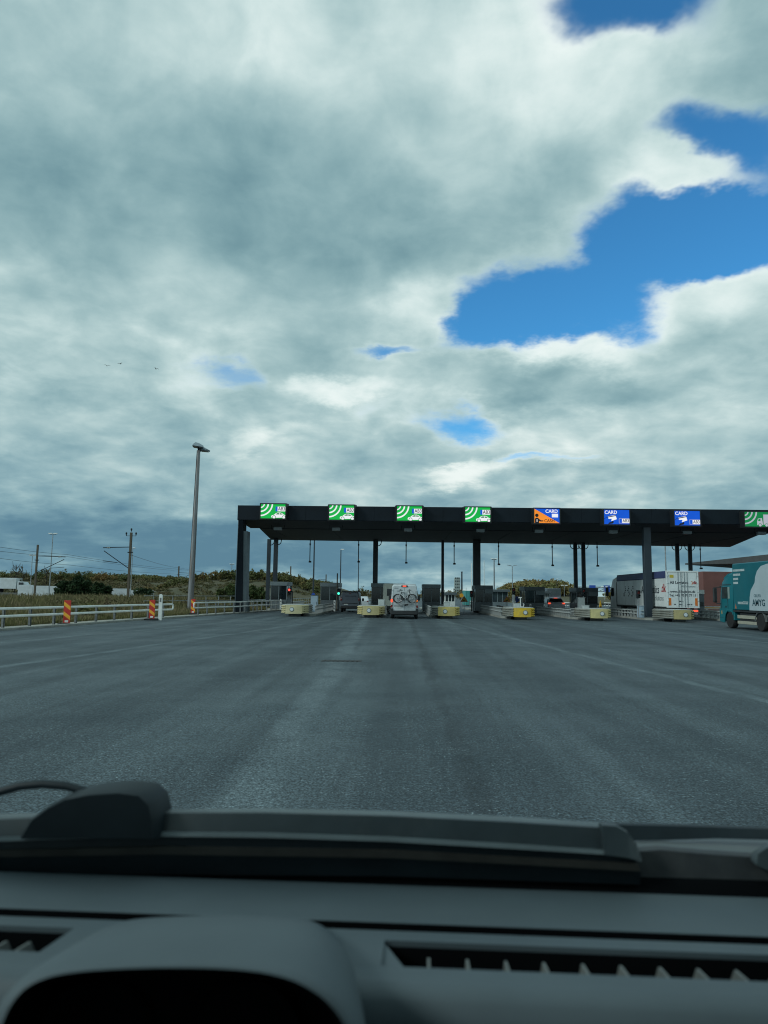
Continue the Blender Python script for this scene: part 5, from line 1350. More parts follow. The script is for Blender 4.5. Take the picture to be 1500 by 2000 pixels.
# ---- far vehicles on the motorway at the left
def far_truck(px, py, D, label, L_=7, H_=2.6, rz=90, colr='van_white', z=None):
    p = P(px, py, D)
    zz = p.z - H_ / 2 - 0.5 if z is None else z
    t = thing('truck', label, 'truck', (p.x, D, zz), R(rz), 'vehicles on the far motorway')
    mm = MATS[colr]
    MB().bbox(-1.2, 1.2, 0, L_ - 2.2, 0.8, H_ + 0.7, 0.05).build('box', mm, t)
    MB().loft([rring(y, *q) for y, q in ((L_ - 2.0, (1.15, 1.1, 0.6, H_, 0.15)), (L_ - 0.8, (1.15, 1.05, 0.5, H_ - 0.1, 0.2)), (L_ - 0.3, (1.1, 1.0, 0.5, 1.6, 0.2)), (L_, (1.0, 0.95, 0.5, 1.2, 0.1)))]).build('cab', m_vanwhite, t)
    for s_ in (-1, 1):
        MB().box(s_ * 1.13 - 0.03, s_ * 1.13 + 0.03, L_ - 1.7, L_ - 0.7, 1.6, 2.2).build('door_window', m_glassd, t)
        for yy in (1.0, L_ - 1.0): wheel(t, s_ * 0.98, yy, 0.45, 0.28)
    return t
MW_Z = 1.1
far_truck(-10, 1137, 150, 'white truck on the far motorway left of the catenary masts', 7.5, 2.4, -90, z=MW_Z)
far_truck(350, 1157, 165, 'white tipper on the far motorway behind the wooden mast', 5.5, 2.0, -90, z=0.3)
far_truck(376, 1156, 172, 'white delivery van on the far motorway behind the lamp mast', 4.6, 1.6, -90, z=0.3)
far_truck(394, 1157, 180, 'dark sided coach on the far motorway right of the lamp mast', 9, 1.8, -90, 'van_grey', z=0.3)
mw = struct(MB().prism([(-400, 143), (-5, 176), (-5, 186), (-400, 156)], 'z', -0.3, 0.29).build('motorway', m_concd))
struct(MB().prism([(-300, 146.5), (-62, 146.5), (-62, 153.5), (-300, 153.5)], 'z', 0.295, MW_Z).build('ramp', m_concd))

# pale barrier wall by the motorway: separate panels
m_wallpale = mat('pale_wall', (0.42, 0.48, 0.52), 0.8, 0.0, 0.2, 0.5, dirt=(0.25, 0.26, 0.25), dirtamt=0.6)
def wall(pts, label, h0):
    a = P(*pts[0]); b_ = P(*pts[1])
    t = thing('barrier_wall', label, 'wall', (a.x, a.y, 0), 0, 'pale walls by the motorway')
    base = Vector((a.x, a.y, 0)); e = Vector((b_.x, b_.y, 0)) - base
    for q0, q1 in along([(0, 0, 0), e], 4.0):
        d = (q1 - q0); f = q0.length / max(1e-3, e.length)
        h = (a.z * (1 - f) + b_.z * f) + RND.uniform(-0.1, 0.1)
        o = MB().bbox(0.03, d.length - 0.03, -0.1, 0.1, -0.1, h, 0.02).build('wall_panel', m_wallpale, t)
        o.location = q0; o.rotation_euler = (0, 0, math.atan2(d.y, d.x))
wall([(36, 1143, 132), (126, 1146, 128)], 'pale barrier wall left of the dark bushes', 2)
wall([(212, 1150, 122), (300, 1153.5, 120)], 'pale barrier wall behind the insulator topped mast', 2)
wall([(262, 1154.5, 142), (362, 1157, 140)], 'pale barrier wall left of the tall lamp mast', 2)
wall([(376, 1157, 150), (440, 1159, 150)], 'pale barrier wall between the lamp mast and portal leg', 2)
# dark footbridge right of the lamp mast
p = P(394, 1137, 190); q = P(462, 1134, 190)
t = thing('footbridge', 'low dark footbridge deck behind the lamp mast and the portal leg', 'bridge', (p.x, 190, 0))
MB().box(0, q.x - p.x + 6, 0, 2.5, p.z - 0.7, p.z).build('deck', m_wood, t)
MB().box(2.4, q.x - p.x + 6, -0.05, 0.05, p.z + 0.01, p.z + 0.9).build('parapet', mat('parapet_teal', (0.05, 0.08, 0.09), 0.6), t)
for xx in (0.3, 9.6): MB().box(xx, xx + 0.35, 0.5, 1.6, 0, p.z - 0.71).build('pier', m_conc, t)

# ------------------------------------------------------------------ background behind the booths
def kiosk(px0, px1, pyt, D, label, m_w, glass=True):
    a, c = P(px0, pyt, D), P(px1, pyt, D); w = c.x - a.x; H = a.z
    t = thing('kiosk', label, 'kiosk', (a.x, D, 0))
    MB().bbox(0, w, 0, 2.5, 0, 0.9, 0.02).build('lower_wall', m_w, t)
    MB().bbox(-0.25, w + 0.25, -0.3, 2.8, H - 0.35, H, 0.03).build('roof', m_boothwall, t)
    n = 3
    for k in range(n + 1): MB().box(k * (w - 0.1) / n, k * (w - 0.1) / n + 0.1, 0, 0.1, 0.901, H - 0.351).build('mullion', m_w, t)
    for k in range(n): MB().box(k * (w - 0.1) / n + 0.102, (k + 1) * (w - 0.1) / n - 0.002, 0.03, 0.06, 0.903, H - 0.353).build('window_pane', m_glassm, t)
    MB().box(0.05, w - 0.05, 2.3, 2.45, 0.901, H - 0.351).build('rear_wall', m_w, t)
    return t
kiosk(869, 889, 1157, 98, 'white glazed kiosk beyond the pale yellow nose', m_white)
kiosk(961, 992, 1151, 97, 'grey kiosk with wide flat roof beside the widest column', m_boothband)
kiosk(1060, 1073, 1154, 90, 'narrow pale kiosk behind the booth left of the braking car', m_cabinet)
# teal container
a = P(909, 1153.5, 120); c = P(921, 1153.5, 120)
t = thing('container', 'teal container standing left of the widest column', 'container', (a.x, 120, 0))
MB().bbox(0, c.x - a.x + 1.2, 0, 6, 0.1, a.z, 0.03).build('shell', mat('container_teal', (0.05, 0.26, 0.25), 0.5), t)
for k in range(5): MB().box(0.1 + k * 0.45, 0.18 + k * 0.45, -0.03, -0.001, 0.25, a.z - 0.15).build('rib', MATS['container_teal'], t)
MB().box(-0.02, c.x - a.x + 1.22, 0.1, 6, 0, 0.099).build('skid', m_concd, t)
# hazard triangles
def triangle(px, py, D, label, disc=False):
    p = P(px, py, D)
    t = thing('warning_sign', label, 'sign', (p.x, D, 0), 0, 'yellow warning triangles')
    s_ = 0.42
    MB().prism([(-s_, -s_ * 0.6), (s_, -s_ * 0.6), (0, s_ * 1.0)], 'y', -0.02, 0.0).build('border', m_signred, t, (0, 0, p.z))
    MB().prism([(-s_ * 0.72, -s_ * 0.46), (s_ * 0.72, -s_ * 0.46), (0, s_ * 0.70)], 'y', -0.026, -0.0205).build('face', m_signyel, t, (0, 0, p.z))
    MB().bbox(-0.13, 0.13, -0.032, -0.0265, -0.12, -0.05, 0.002).build('hump_symbol', m_black, t, (0, 0, p.z))
    MB().cyl((0, 0.04, 0), (0, 0.04, p.z + 0.2), 0.035, n=8).build('post', m_galv, t)
triangle(906.5, 1171, 79.0, 'yellow and red warning triangle left of the widest column')
triangle(990, 1171, 80.0, 'yellow and red warning triangle before the grey flat roofed kiosk')
p = P(901.5, 1163, 92)
t = thing('warning_disc', 'round orange warning disc behind the left warning triangle', 'sign', (p.x, 92, 0))
MB().lathe([(0.0, 0.0), (0.26, 0.0), (0.26, 0.02), (0.0, 0.02)], (0, 0, p.z), 'y', 18).build('disc', m_yellow, t); MB().cyl((0, 0.06, 0), (0, 0.06, p.z), 0.04, n=8).build('post', m_galv, t)
# blue board
p = P(1016, 1165, 84)
t = thing('information_board', 'blue information board with yellow triangle left of a toll booth', 'sign', (p.x, 84, 0))
MB().bbox(-0.56, 0.56, -0.03, 0.03, p.z - 0.75, p.z, 0.01).build('panel', mat('board_blue', (0.01, 0.05, 0.22), 0.4), t)
MB().prism([(-0.34, p.z - 0.73), (0.34, p.z - 0.73), (0, p.z - 0.42)], 'y', -0.036, -0.031).build('yellow_triangle', m_signyel, t)
mb = MB()
for k in range(6): mb.box(-0.28 + k * 0.1, -0.21 + k * 0.1, -0.036, -0.031, p.z - 0.26, p.z - 0.16)
mb.build('small_lettering', m_lampw, t)
for s_ in (-0.45, 0.45): MB().cyl((s_, 0.06, 0), (s_, 0.06, p.z), 0.03, n=6).build('post', m_galv, t)
# white curved post
p = P(1016.5, 1166, 62)
t = thing('curved_post', 'white post with bent foot behind the bright yellow nose', 'post', (p.x, 62, 0.15))
MB().tube([(0.0, 0, 0), (0.0, 0, p.z - 0.25)], 0.05, 8).build('post', m_white, t)
MB().tube([(0.06, 0, 0.75), (0.24, 0, 0.70), (0.30, 0, 0.92), (0.22, 0, 1.0)], 0.04, 7).build('hook', m_white, t)
MB().bbox(-0.16, 0.12, -0.05, 0.05, p.z - 0.24, p.z - 0.15, 0.01).build('head', m_white, t)
# yellow cone shaped sign
p = P(1172.5, 1178, 88)
t = thing('folding_sign', 'tall yellow folding warning sign near the white lorry cab', 'sign', (p.x, 88, 0.15))
MB().loft([[(-0.22, -0.2, 0), (0.22, -0.2, 0), (0.22, 0.2, 0), (-0.22, 0.2, 0)], [(-0.02, -0.02, 1.2), (0.02, -0.02, 1.2), (0.02, 0.02, 1.2), (-0.02, 0.02, 1.2)]]).build('shell', m_signyel, t)
MB().box(-0.06, 0.06, -0.17, -0.12, 0.30, 0.5).build('symbol', m_black, t)
# far gantry
a, c = P(1093, 1146, 230), P(1197, 1147, 230)
t = thing('sign_gantry', 'far steel gantry with blue signs across the departing road', 'gantry', (a.x, 230, 0))
gw = c.x - a.x
for z in (a.z, a.z - 1.3): MB().box(0, gw, -0.12, 0.12, z - 0.15, z + 0.15).build('beam', m_galv, t)
for k in range(8): MB().cyl((gw * k / 8, 0, a.z - 1.15), (gw * (k + 1) / 8, 0, a.z - 0.15), 0.09, n=6).build('diagonal', m_galv, t)
for xx in (0, gw): MB().box(xx - 0.2, xx + 0.2, -0.2, 0.2, 0, a.z + 0.3).build('leg', m_galv, t)
for px in (1092, 1158, 1186):
    s_ = P(px, 1146, 229).x - a.x; MB().box(s_ - 1.0, s_ + 1.0, -0.5, -0.4, a.z - 1.5, a.z + 0.6).build('blue_sign', m_bluesign, t)

# red building with flat roof at the right
m_redwall = mat('red_brown_render', (0.175, 0.075, 0.066), 0.85, 0.0, 0.15, 0.6, dirt=(0.12, 0.055, 0.05), dirtamt=0.5)
m_roofdk = mat('dark_roof_sheet', (0.055, 0.058, 0.060), 0.7, 0.0, 0.2, 0.5)
a = P(1372.5, 1116, 92); 
t = thing('service_building', 'red brown service building under a wide dark flat roof', 'building', (a.x, 92, 0))
MB().bbox(0, 18, 0, 14, 0, a.z, 0.03).build('wall', m_redwall, t)
tip = P(1338, 1103, 116); r1 = P(1520, 1079, 88); 
zr = r1.z - 0.25
lp = [(tip.x - a.x, 24.0), (r1.x - a.x, -4.0), (r1.x - a.x + 14, -7.5), (r1.x - a.x + 14, 24.0)]
MB().loft([[(q[0], q[1], zr - (0.10 if i == 0 else 1.0)) for i, q in enumerate(lp)], [(q[0], q[1], zr + (0.12 if i == 0 else 0.15)) for i, q in enumerate(lp)]]).build('roof', m_roofdk, t)
for (px, w) in ((1388, 3), (1402, 3.6), (1430, 3)):
    pc = P(px, 1110, 91.2); xr_ = pc.x - a.x; yl_ = 24.0 - 28.0 * (xr_ - lp[0][0]) / (lp[1][0] - lp[0][0]) + 2.0; xr_ *= (92 + yl_) / 91.2
    MB().cyl((xr_, yl_, a.z + 0.001 if yl_ < 13.8 and xr_ > 0.2 else 0.0), (xr_, yl_, zr - 0.02), 0.13, n=10).build('roof_post', m_colsteel, t)
for k in range(3): 
    w_ = MB().box(3.5 + k * 4, 5.0 + k * 4, -0.03, 0.05, 1.0, 2.6).build('window', m_glassd, t)
    MB().box(3.42 + k * 4, 5.08 + k * 4, -0.06, 0.02, 0.9, 0.995).build('sill', m_conc, w_)
# dark terminal with white head before it
p = P(1370, 1152, 66)
t = thing('payment_terminal', 'dark payment terminal with white head beside the white lorry', 'terminal', (p.x, 66, 0.15))
MB().bbox(-0.22, 0.22, 0, 0.5, 0, p.z - 0.55, 0.02).build('body', m_boothwall, t); MB().bbox(-0.26, 0.26, -0.04, 0.54, p.z - 0.549, p.z - 0.15, 0.04).build('head', m_white, t)
MB().box(-0.15, 0.15, -0.012, -0.001, 0.9, 1.3).build('screen', m_glassd, t)
# striped low barrier at the building
a = P(1385, 1181, 72); 
t = thing('striped_barrier', 'low white and yellow striped barrier beside the red building', 'barrier', (a.x, 72, 0))
MB().bbox(-0.5, 4, 0, 0.15, 0.70, 1.0, 0.02).build('beam', m_white, t)
MB().box(-0.45, 3.9, -0.012, -0.001, 0.80, 0.90).build('stripe', m_yellow, t)
for xx in (-0.3, 3.6): MB().box(xx, xx + 0.15, 0.01, 0.14, 0, 0.699).build('post', m_white, t)
# pale tower far off
a = P(888, 1128, 700); c = P(899, 1128, 700)
m_towerpale = mat('pale_tower', (0.30, 0.36, 0.36), 0.8, 0.0, 0.1, 0.1)
t = thing('tower_block', 'far pale tower block seen left of the widest column', 'building', (a.x, 700, 0))
MB().bbox(0, c.x - a.x, 0, 8, 0, a.z, 0.2).build('wall', m_towerpale, t)
for r_ in range(6):
    for k in range(3): MB().box(0.5 + k * 1.6, 1.5 + k * 1.6, -0.1, -0.01, 2 + r_ * 3, 3.6 + r_ * 3).build('window', m_glassm, t)
p = P(902, 1118, 700)
t = thing('chimney', 'thin dark chimney beside the far pale tower block', 'chimney', (p.x, 700, 0)); MB().tube([(0, 0, 0), (0, 0, p.z)], [0.9, 0.7], 10).build('stack', m_colsteel, t); MB().lathe([(0.0, 0.0), (0.95, 0.0), (0.95, 0.8), (0.0, 0.8)], (0, 0, p.z), 'z', 10).build('rim', m_colsteel, t)

# ------------------------------------------------------------------ birds
for px, py, rz in ((209, 715, 30), (235, 711, -20), (305, 721, 60)):
    p = P(px, py, 160)
    t = thing('bird', 'small dark gull flying in the clouds above the railway', 'bird', p, R(rz), 'birds in the sky')
    MB().loft([[(0, -0.30, 0), (0.01, -0.30, 0.01), (0, -0.30, 0.02)], [(-0.07, -0.1, 0), (0.07, -0.1, 0), (0, -0.1, 0.10)], [(-0.06, 0.15, 0), (0.06, 0.15, 0), (0, 0.15, 0.09)], [(0, 0.32, 0.03), (0.01, 0.32, 0.03), (0, 0.32, 0.04)]]).build('body', m_black, t)
    for s_ in (-1, 1):
        MB().loft([[(s_ * 0.04, -0.1, 0.05), (s_ * 0.04, 0.14, 0.05), (s_ * 0.04, 0.14, 0.08), (s_ * 0.04, -0.1, 0.08)], [(s_ * 0.35, -0.10, 0.26), (s_ * 0.35, 0.08, 0.26), (s_ * 0.35, 0.08, 0.28), (s_ * 0.35, -0.10, 0.28)], [(s_ * 0.75, -0.16, 0.12), (s_ * 0.75, -0.12, 0.12), (s_ * 0.75, -0.12, 0.13), (s_ * 0.75, -0.16, 0.13)]]).build('wing', m_black, t)
# ------------------------------------------------------------------ vegetation
def leaf_material(name, c1, c2, c3, scale, rough=0.8):
    m, b, N, L, noise, math_, rng, mix = node_mat(name)
    tcn = N('ShaderNodeTexCoord').outputs['Object']
    base = mix(rng(noise(tcn, scale, 5, 0.65), 0.38, 0.62), c1, c2)
    base = mix(rng(noise(tcn, scale * 2.7, 5, 0.7), 0.50, 0.66), base, c3)
    L(base, b.inputs['Base Color']); b.inputs['Roughness'].default_value = rough; b.inputs['Specular IOR Level'].default_value = 0.2
    return m
m_autumn = leaf_material('autumn_foliage', (0.135, 0.140, 0.055), (0.22, 0.165, 0.060), (0.18, 0.120, 0.052), 0.05)
m_autumn2 = leaf_material('early_autumn_foliage', (0.085, 0.105, 0.042), (0.135, 0.13, 0.05), (0.20, 0.13, 0.05), 0.05)
m_scrub = leaf_material('scrub_foliage', (0.135, 0.118, 0.060), (0.095, 0.092, 0.040), (0.16, 0.122, 0.070), 0.09)
m_dgreen = leaf_material('dark_green_foliage', (0.014, 0.032, 0.014), (0.022, 0.046, 0.016), (0.034, 0.044, 0.016), 0.8)
m_green = leaf_material('green_foliage', (0.055, 0.090, 0.032), (0.085, 0.110, 0.038), (0.11, 0.105, 0.042), 0.8)
m_grass = leaf_material('dry_grass', (0.19, 0.165, 0.085), (0.13, 0.125, 0.052), (0.24, 0.19, 0.115), 0.25)
m_grassg = leaf_material('green_grass', (0.10, 0.115, 0.038), (0.16, 0.145, 0.055), (0.19, 0.16, 0.08), 0.6)
m_bark = mat('bark', (0.060, 0.048, 0.038), 0.9, 0.0, 0.3, 6.0)
rs = np.random.default_rng(5)
def cards(centers, size, name, m, up=0.3):
    """many small leaf shaped faces; centers (n,3), size (n,)"""
    n = len(centers)
    a = rs.normal(size=(n, 3)); a /= np.linalg.norm(a, axis=1)[:, None]
    b_ = rs.normal(size=(n, 3)); b_[:, 2] += up; b_ -= a * (a * b_).sum(1)[:, None]; b_ /= np.linalg.norm(b_, axis=1)[:, None]
    s_ = size[:, None]
    v = np.stack([centers - a * s_ * 0.5, centers + b_ * s_ * 0.75, centers + a * s_ * 0.5, centers - b_ * s_ * 0.75], 1).reshape(-1, 3)
    f = np.arange(n * 4).reshape(-1, 4)
    me = bpy.data.meshes.new(name); me.from_pydata(v.tolist(), [], f.tolist()); me.materials.append(m)
    return me
def crown_points(n, rx, ry, rz, clumps, seed):
    r_ = np.random.default_rng(seed)
    cc = r_.normal(size=(clumps, 3)); cc /= np.linalg.norm(cc, axis=1)[:, None]; cc *= r_.uniform(0.35, 0.95, (clumps, 1))
    cs = r_.uniform(0.22, 0.42, clumps)
    k = r_.integers(0, clumps, n)
    d = r_.normal(size=(n, 3)); d /= np.linalg.norm(d, axis=1)[:, None]; d *= (r_.uniform(0.3, 1, n) ** 0.5)[:, None]
    p = cc[k] + d * cs[k][:, None]
    p *= np.array([rx, ry, rz])
    return p
def bush(px, pyt, D, rx, H, m, label, name='bush', leaf=0.16, n=2600, group=None, z0=0.0):
    p = P(px, pyt, D)
    t = thing(name, label, 'bush', (p.x, D, z0), 0, group)
    H = p.z - z0 if H is None else H
    c = crown_points(n, rx, rx * 0.9, H * 0.5, 26, int(px * 7 + D)); c[:, 2] += H * 0.52; c = c[c[:, 2] > 0.02]
    place('foliage', cards(c, rs.uniform(0.6, 1.3, len(c)) * leaf, 'foliage', m), t)
    st = MB()
    for k in range(6):
        a = 2 * math.pi * k / 6; st.tube([(0, 0, -0.05), (rx * 0.3 * math.cos(a), rx * 0.3 * math.sin(a), H * 0.4), (rx * 0.5 * math.cos(a), rx * 0.5 * math.sin(a), H * 0.75)], [0.06, 0.04, 0.015], 5)
    st.build('stem', m_bark, t)
    return t
bush(150, 1129, 118, 3.0, None, m_dgreen, 'large dark green bush right of the left pale wall', leaf=0.34, n=3600)
bush(128, 1138, 116, 1.8, None, m_dgreen, 'low dark bush beside the large dark green bush', leaf=0.3, n=1800)
bush(200, 1139, 112, 1.9, None, m_dgreen, 'round dark green bush left of the insulator topped mast', leaf=0.3, n=2400)
bush(281, 1149, 112, 1.4, None, m_dgreen, 'small dark bush right of the insulator topped mast', leaf=0.26, n=1500)
bush(446, 1141, 86, 1.3, None, m_green, 'bright green shrub just left of the portal leg', leaf=0.2, n=2600)
bush(434, 1150, 88, 0.9, None, m_green, 'small green shrub left of the bright shrub by the leg', leaf=0.18, n=1500)
bush(491, 1141, 84, 1.15, None, m_green, 'green shrub right of the portal leg', leaf=0.2, n=2400)
bush(509, 1147, 88, 1.0, None, m_green, 'low green shrub left of the first toll booth', leaf=0.2, n=1600)
bush(172, 1192, 45, 0.9, 0.95, m_grassg, 'pale green weed bush behind the guard rail posts', 'bush', 0.07, 2200)
# bare dead stalk trees far left
def bare_tree(px, pyt, D, label):
    p = P(px, pyt, D); H = p.z
    t = thing('bare_tree', label, 'tree', (p.x, D, 0), 0, 'bare young trees by the motorway')
    r_ = random.Random(int(px)); tr = MB().tube([(0, 0, 0), (0.1, 0, H * 0.5), (0, 0, H)], [0.14, 0.09, 0.03], 6); tr.build('trunk', m_bark, t)
    br = MB()
    for k in range(26):
        z = H * r_.uniform(0.25, 0.92); a = r_.uniform(0, 6.28); l = H * r_.uniform(0.12, 0.25)
        br.tube([(0.05, 0, z), (0.05 + l * 0.45 * math.cos(a), l * 0.45 * math.sin(a), z + l * 0.5), (0.05 + l * 0.6 * math.cos(a), l * 0.6 * math.sin(a), z + l)], [0.05, 0.035, 0.015], 4)
    br.build('crown', m_bark, t)
    c = crown_points(260, H * 0.18, H * 0.18, H * 0.35, 14, int(px)); c[:, 2] += H * 0.62
    place('leaves', cards(c, rs.uniform(0.1, 0.26, len(c)), 'leaves', m_scrub), t)
bare_tree(32, 1104, 150, 'thin bare young tree right of the far white truck')
bare_tree(44, 1105, 152, 'forked bare young tree beside the shorter lamp post')
bare_tree(92, 1112, 150, 'small bare tree behind the short catenary mast')

# grass along the verge: mass of blades
def blades(n, region, hmin, hmax, wid, name, m, zf=None):
    x0, x1, y0, y1 = region
    out = []
    x = rs.uniform(x0, x1, n); y = rs.uniform(y0, y1, n)
    return x, y
def grass(n, fx, hfun, wid, name, m, label, cat='grass'):
    x, y = fx(n); n = len(x)
    h = hfun(x, y) * rs.uniform(0.55, 1.25, n)
    a = rs.uniform(0, 2 * math.pi, n); lean = rs.uniform(0.0, 0.45, n) * h
    la = rs.uniform(0, 2 * math.pi, n)
    dx_, dy_ = np.cos(a) * wid, np.sin(a) * wid
    z0 = np.full(n, -0.06)
    v = np.stack([np.stack([x - dx_, y - dy_, z0], 1), np.stack([x + dx_, y + dy_, z0], 1), np.stack([x + np.cos(la) * lean * 0.4 + dx_ * 0.8, y + np.sin(la) * lean * 0.4 + dy_ * 0.8, h * 0.6], 1), np.stack([x + np.cos(la) * lean, y + np.sin(la) * lean, h], 1)], 1).reshape(-1, 3)
    f = np.arange(n * 4).reshape(-1, 4)
    me = bpy.data.meshes.new(name); me.from_pydata(v.tolist(), [], f.tolist()); me.materials.append(m)
    o = place(name, me); stuff(o); tag(o, label, cat)
    return o
def edge_x(y):
    xs = np.array([p[0] for p in left]); ys = np.array([p[1] for p in left])
    return np.interp(y, ys, xs)
def fx_near(n):
    y = rs.uniform(24, 100, n); d = 2.4 + rs.uniform(0, 1, n) ** 1.5 * 34
    return edge_x(y) - d, y
def h_near(x, y):
    d = edge_x(y) - x
    t = np.clip((d - 1.5) / 7.0, 0, 1)
    clump = 0.5 + 0.5 * np.sin(x * 0.9 + 2 * np.sin(y * 0.35)) * np.cos(y * 0.6 + x * 0.3)
    return 0.16 + t * (0.55 + 0.62 * clump)
grass(95000, fx_near, h_near, 0.022, 'verge_grass', m_grass, 'tall dry brown grass behind the roadside guard rail')
def fx_edge(n):
    y = rs.uniform(22, 80, n); d = 2.3 + rs.uniform(0, 1, n) * 4.0
    return edge_x(y) - d, y
grass(26000, fx_edge, lambda x, y: np.full(len(x), 0.24), 0.016, 'short_grass', m_grassg, 'short yellow green grass under the guard rail')
def fx_far(n):
    y = rs.uniform(95, 172, n); return edge_x(np.minimum(y, 100)) - 3 - rs.uniform(0, 1, n) * (y * 0.75), y
grass(42000, fx_far, lambda x, y: np.full(len(x), 0.65), 0.07, 'meadow_grass', m_grass, 'rough brown meadow between the verge and the motorway')
# brambles in the grass
c = []
for k in range(150):
    y = RND.uniform(46, 100); x = float(edge_x(y)) - RND.uniform(6, 34)
    q = crown_points(220, RND.uniform(0.6, 1.6), RND.uniform(0.6, 1.4), RND.uniform(0.4, 0.75), 10, k); q += np.array([x, y, 0.75]); c.append(q)
c = np.concatenate(c)
o = place('brambles', cards(c, rs.uniform(0.05, 0.13, len(c)), 'brambles', m_scrub)); stuff(o); tag(o, 'brown brambles growing through the tall verge grass', 'brambles')

# scattered far wood: many crowns that read as one mass
def wood(spots, name, m, label, leaf=0.5, n=170):
    c = []; sz = []; tr = MB()
    for k, (x, y, z, H, r) in enumerate(spots):
        q = crown_points(n, r, r, H * 0.42, 16, k + int(x * 3) % 977); q += np.array([x, y, z + H * 0.56]); c.append(q)
        tr.cyl((x, y, z - 0.3), (x, y, z + H * 0.6), 0.14, 0.07, 5, False)
    c = np.concatenate(c)
    o = place(name, cards(c, rs.uniform(0.5, 1.25, len(c)) * leaf, name, m)); stuff(o); tag(o, label, 'trees')
    # trunks in the same mass
    t_ = tr.build('trunks', m_bark, o); stuff(t_)
r2 = random.Random(11)
sp = []
for k in range(460):
    y = r2.uniform(232, 300); x = r2.uniform(-0.60, -0.10) * y
    if x > -22: continue
    big = 0.55 + 0.75 * (0.5 + 0.5 * math.sin(x * 0.11 + 1.0)) * (0.5 + 0.5 * math.sin(x * 0.031))
    sp.append((x, y, h_left(x, y) - 0.3, r2.uniform(2.8, 4.8) * big, r2.uniform(1.6, 3.0)))
wood(sp, 'far_wood', m_autumn2, 'long low autumn wood beyond the motorway at the left', 0.32, 340)
sp = []
for k in range(640):
    y = r2.uniform(186, 236); x = r2.uniform(-0.60, -0.09) * y
    if x > -18: continue
    sp.append((x, y, h_left(x, y) - 0.25, r2.uniform(0.7, 1.7), r2.uniform(1.2, 2.6)))
wood(sp, 'bank_scrub', m_scrub, 'olive brown scrub covering the embankment below the far wood', 0.26, 130)
sp = []
for k in range(130):
    y = r2.uniform(152, 168); x = r2.uniform(-60, -15)
    sp.append((x, y, h_mid(x, y) - 0.2, r2.uniform(1.2, 2.8) * (0.35 + 0.65 * sstep((-12 - x) / 14)), r2.uniform(0.8, 1.6)))
wood(sp, 'bank_trees', m_autumn2, 'green trees along the crest of the bank behind the first booths', 0.3, 220)
sp = []
for k in range(420):
    y = r2.uniform(116, 152); x = r2.uniform(-60, -10)
    sp.append((x, y, h_mid(x, y) - 0.3, r2.uniform(0.5, 0.9), r2.uniform(0.6, 1.5)))
wood(sp, 'bank_grass', m_scrub, 'brown tufted growth on the bank behind the first booths', 0.17, 130)
sp = []
for k in range(520):
    y = r2.uniform(200, 300); x = y * r2.uniform(0.140, 0.232)
    sp.append((x, y, h_right(x, y) - 0.2, r2.uniform(2.4, 4.6), r2.uniform(1.5, 2.8)))
wood(sp, 'hill_wood', m_autumn, 'rounded wooded hill in autumn colour behind the toll booths', 0.45, 170)
sp = []
for k in range(240):
    y = r2.uniform(220, 330); x = y * r2.uniform(0.285, 0.60)
    sp.append((x, y, max(0, h_right(x, y)) - 0.2, r2.uniform(3.5, 5.5), r2.uniform(2.0, 3.2)))
wood(sp, 'roadside_wood', m_autumn, 'orange brown wood beyond the white lorry and red building', 0.5, 170)
sp = []
for k in range(90):
    y = r2.uniform(260, 340); x = y * r2.uniform(-0.09, 0.13)
    sp.append((x, y, -0.2, r2.uniform(2.5, 4.6), r2.uniform(2.0, 3.5)))
wood(sp, 'distant_trees', m_scrub, 'pale brown distant trees seen between the vans and booths', 0.5, 120)

# ------------------------------------------------------------------ own vehicle
EGO_A = R(-1.5)
van = thing('driven_van', 'dark dashboard, vents and wiper of the van the view is taken from', 'van', (0, 0, 0), EGO_A)
EGO_I = Matrix.Rotation(-EGO_A, 3, 'Z')
def PE(x, y, D):
    d = EGO_I @ ray(x, y)
    return CAM_O + d * (D / d.y)
m_dash = mat('dashboard_plastic', (0.074, 0.102, 0.117), 0.60, 0.0, 0.10, 5.0, bump=0.12, bscale=900, spec=0.4, dirt=(0.095, 0.122, 0.130), dirtamt=0.35)
m_dashdark = mat('dash_black_and_shade', (0.004, 0.005, 0.006), 0.9, spec=0.03)  # black plastic, and the shade painted into groove and vent slot
m_wiper = mat('wiper_plastic', (0.030, 0.045, 0.052), 0.45, 0.0, 0.15, 14.0, spec=0.5, dirt=(0.065, 0.074, 0.075), dirtamt=0.5)
m_lip = mat('wiper_edge_highlight', (0.105, 0.135, 0.145), 0.5, 0.0, 0.15, 14.0)  # pale grey painting the light edge highlights along the wiper
m_wiperd = mat('wiper_dark', (0.010, 0.018, 0.023), 0.55, 0.0, 0.2, 14.0, spec=0.25)
m_wrub = mat('wiper_rubber', (0.030, 0.030, 0.026), 0.7, 0.0, 0.3, 18.0)
m_cowl = mat('cowl_plastic', (0.020, 0.024, 0.027), 0.65, 0.0, 0.3, 18.0, dirt=(0.07, 0.075, 0.075), dirtamt=0.5)
m_slat = mat('vent_slat', (0.13, 0.145, 0.14), 0.5, 0.0, 0.1, 20.0)
XA, XB = -0.78, 1.28        # cabin width as seen from the seat
def prof(pts, ref=900):
    """profile (photo row at column ref, depth) -> (y, z)"""
    out = []
    for py, D in pts:
        q = PE(ref, py, D); out.append((q.y, q.z))
    return out
def px_x(px, py, D): return PE(px, py, D).x
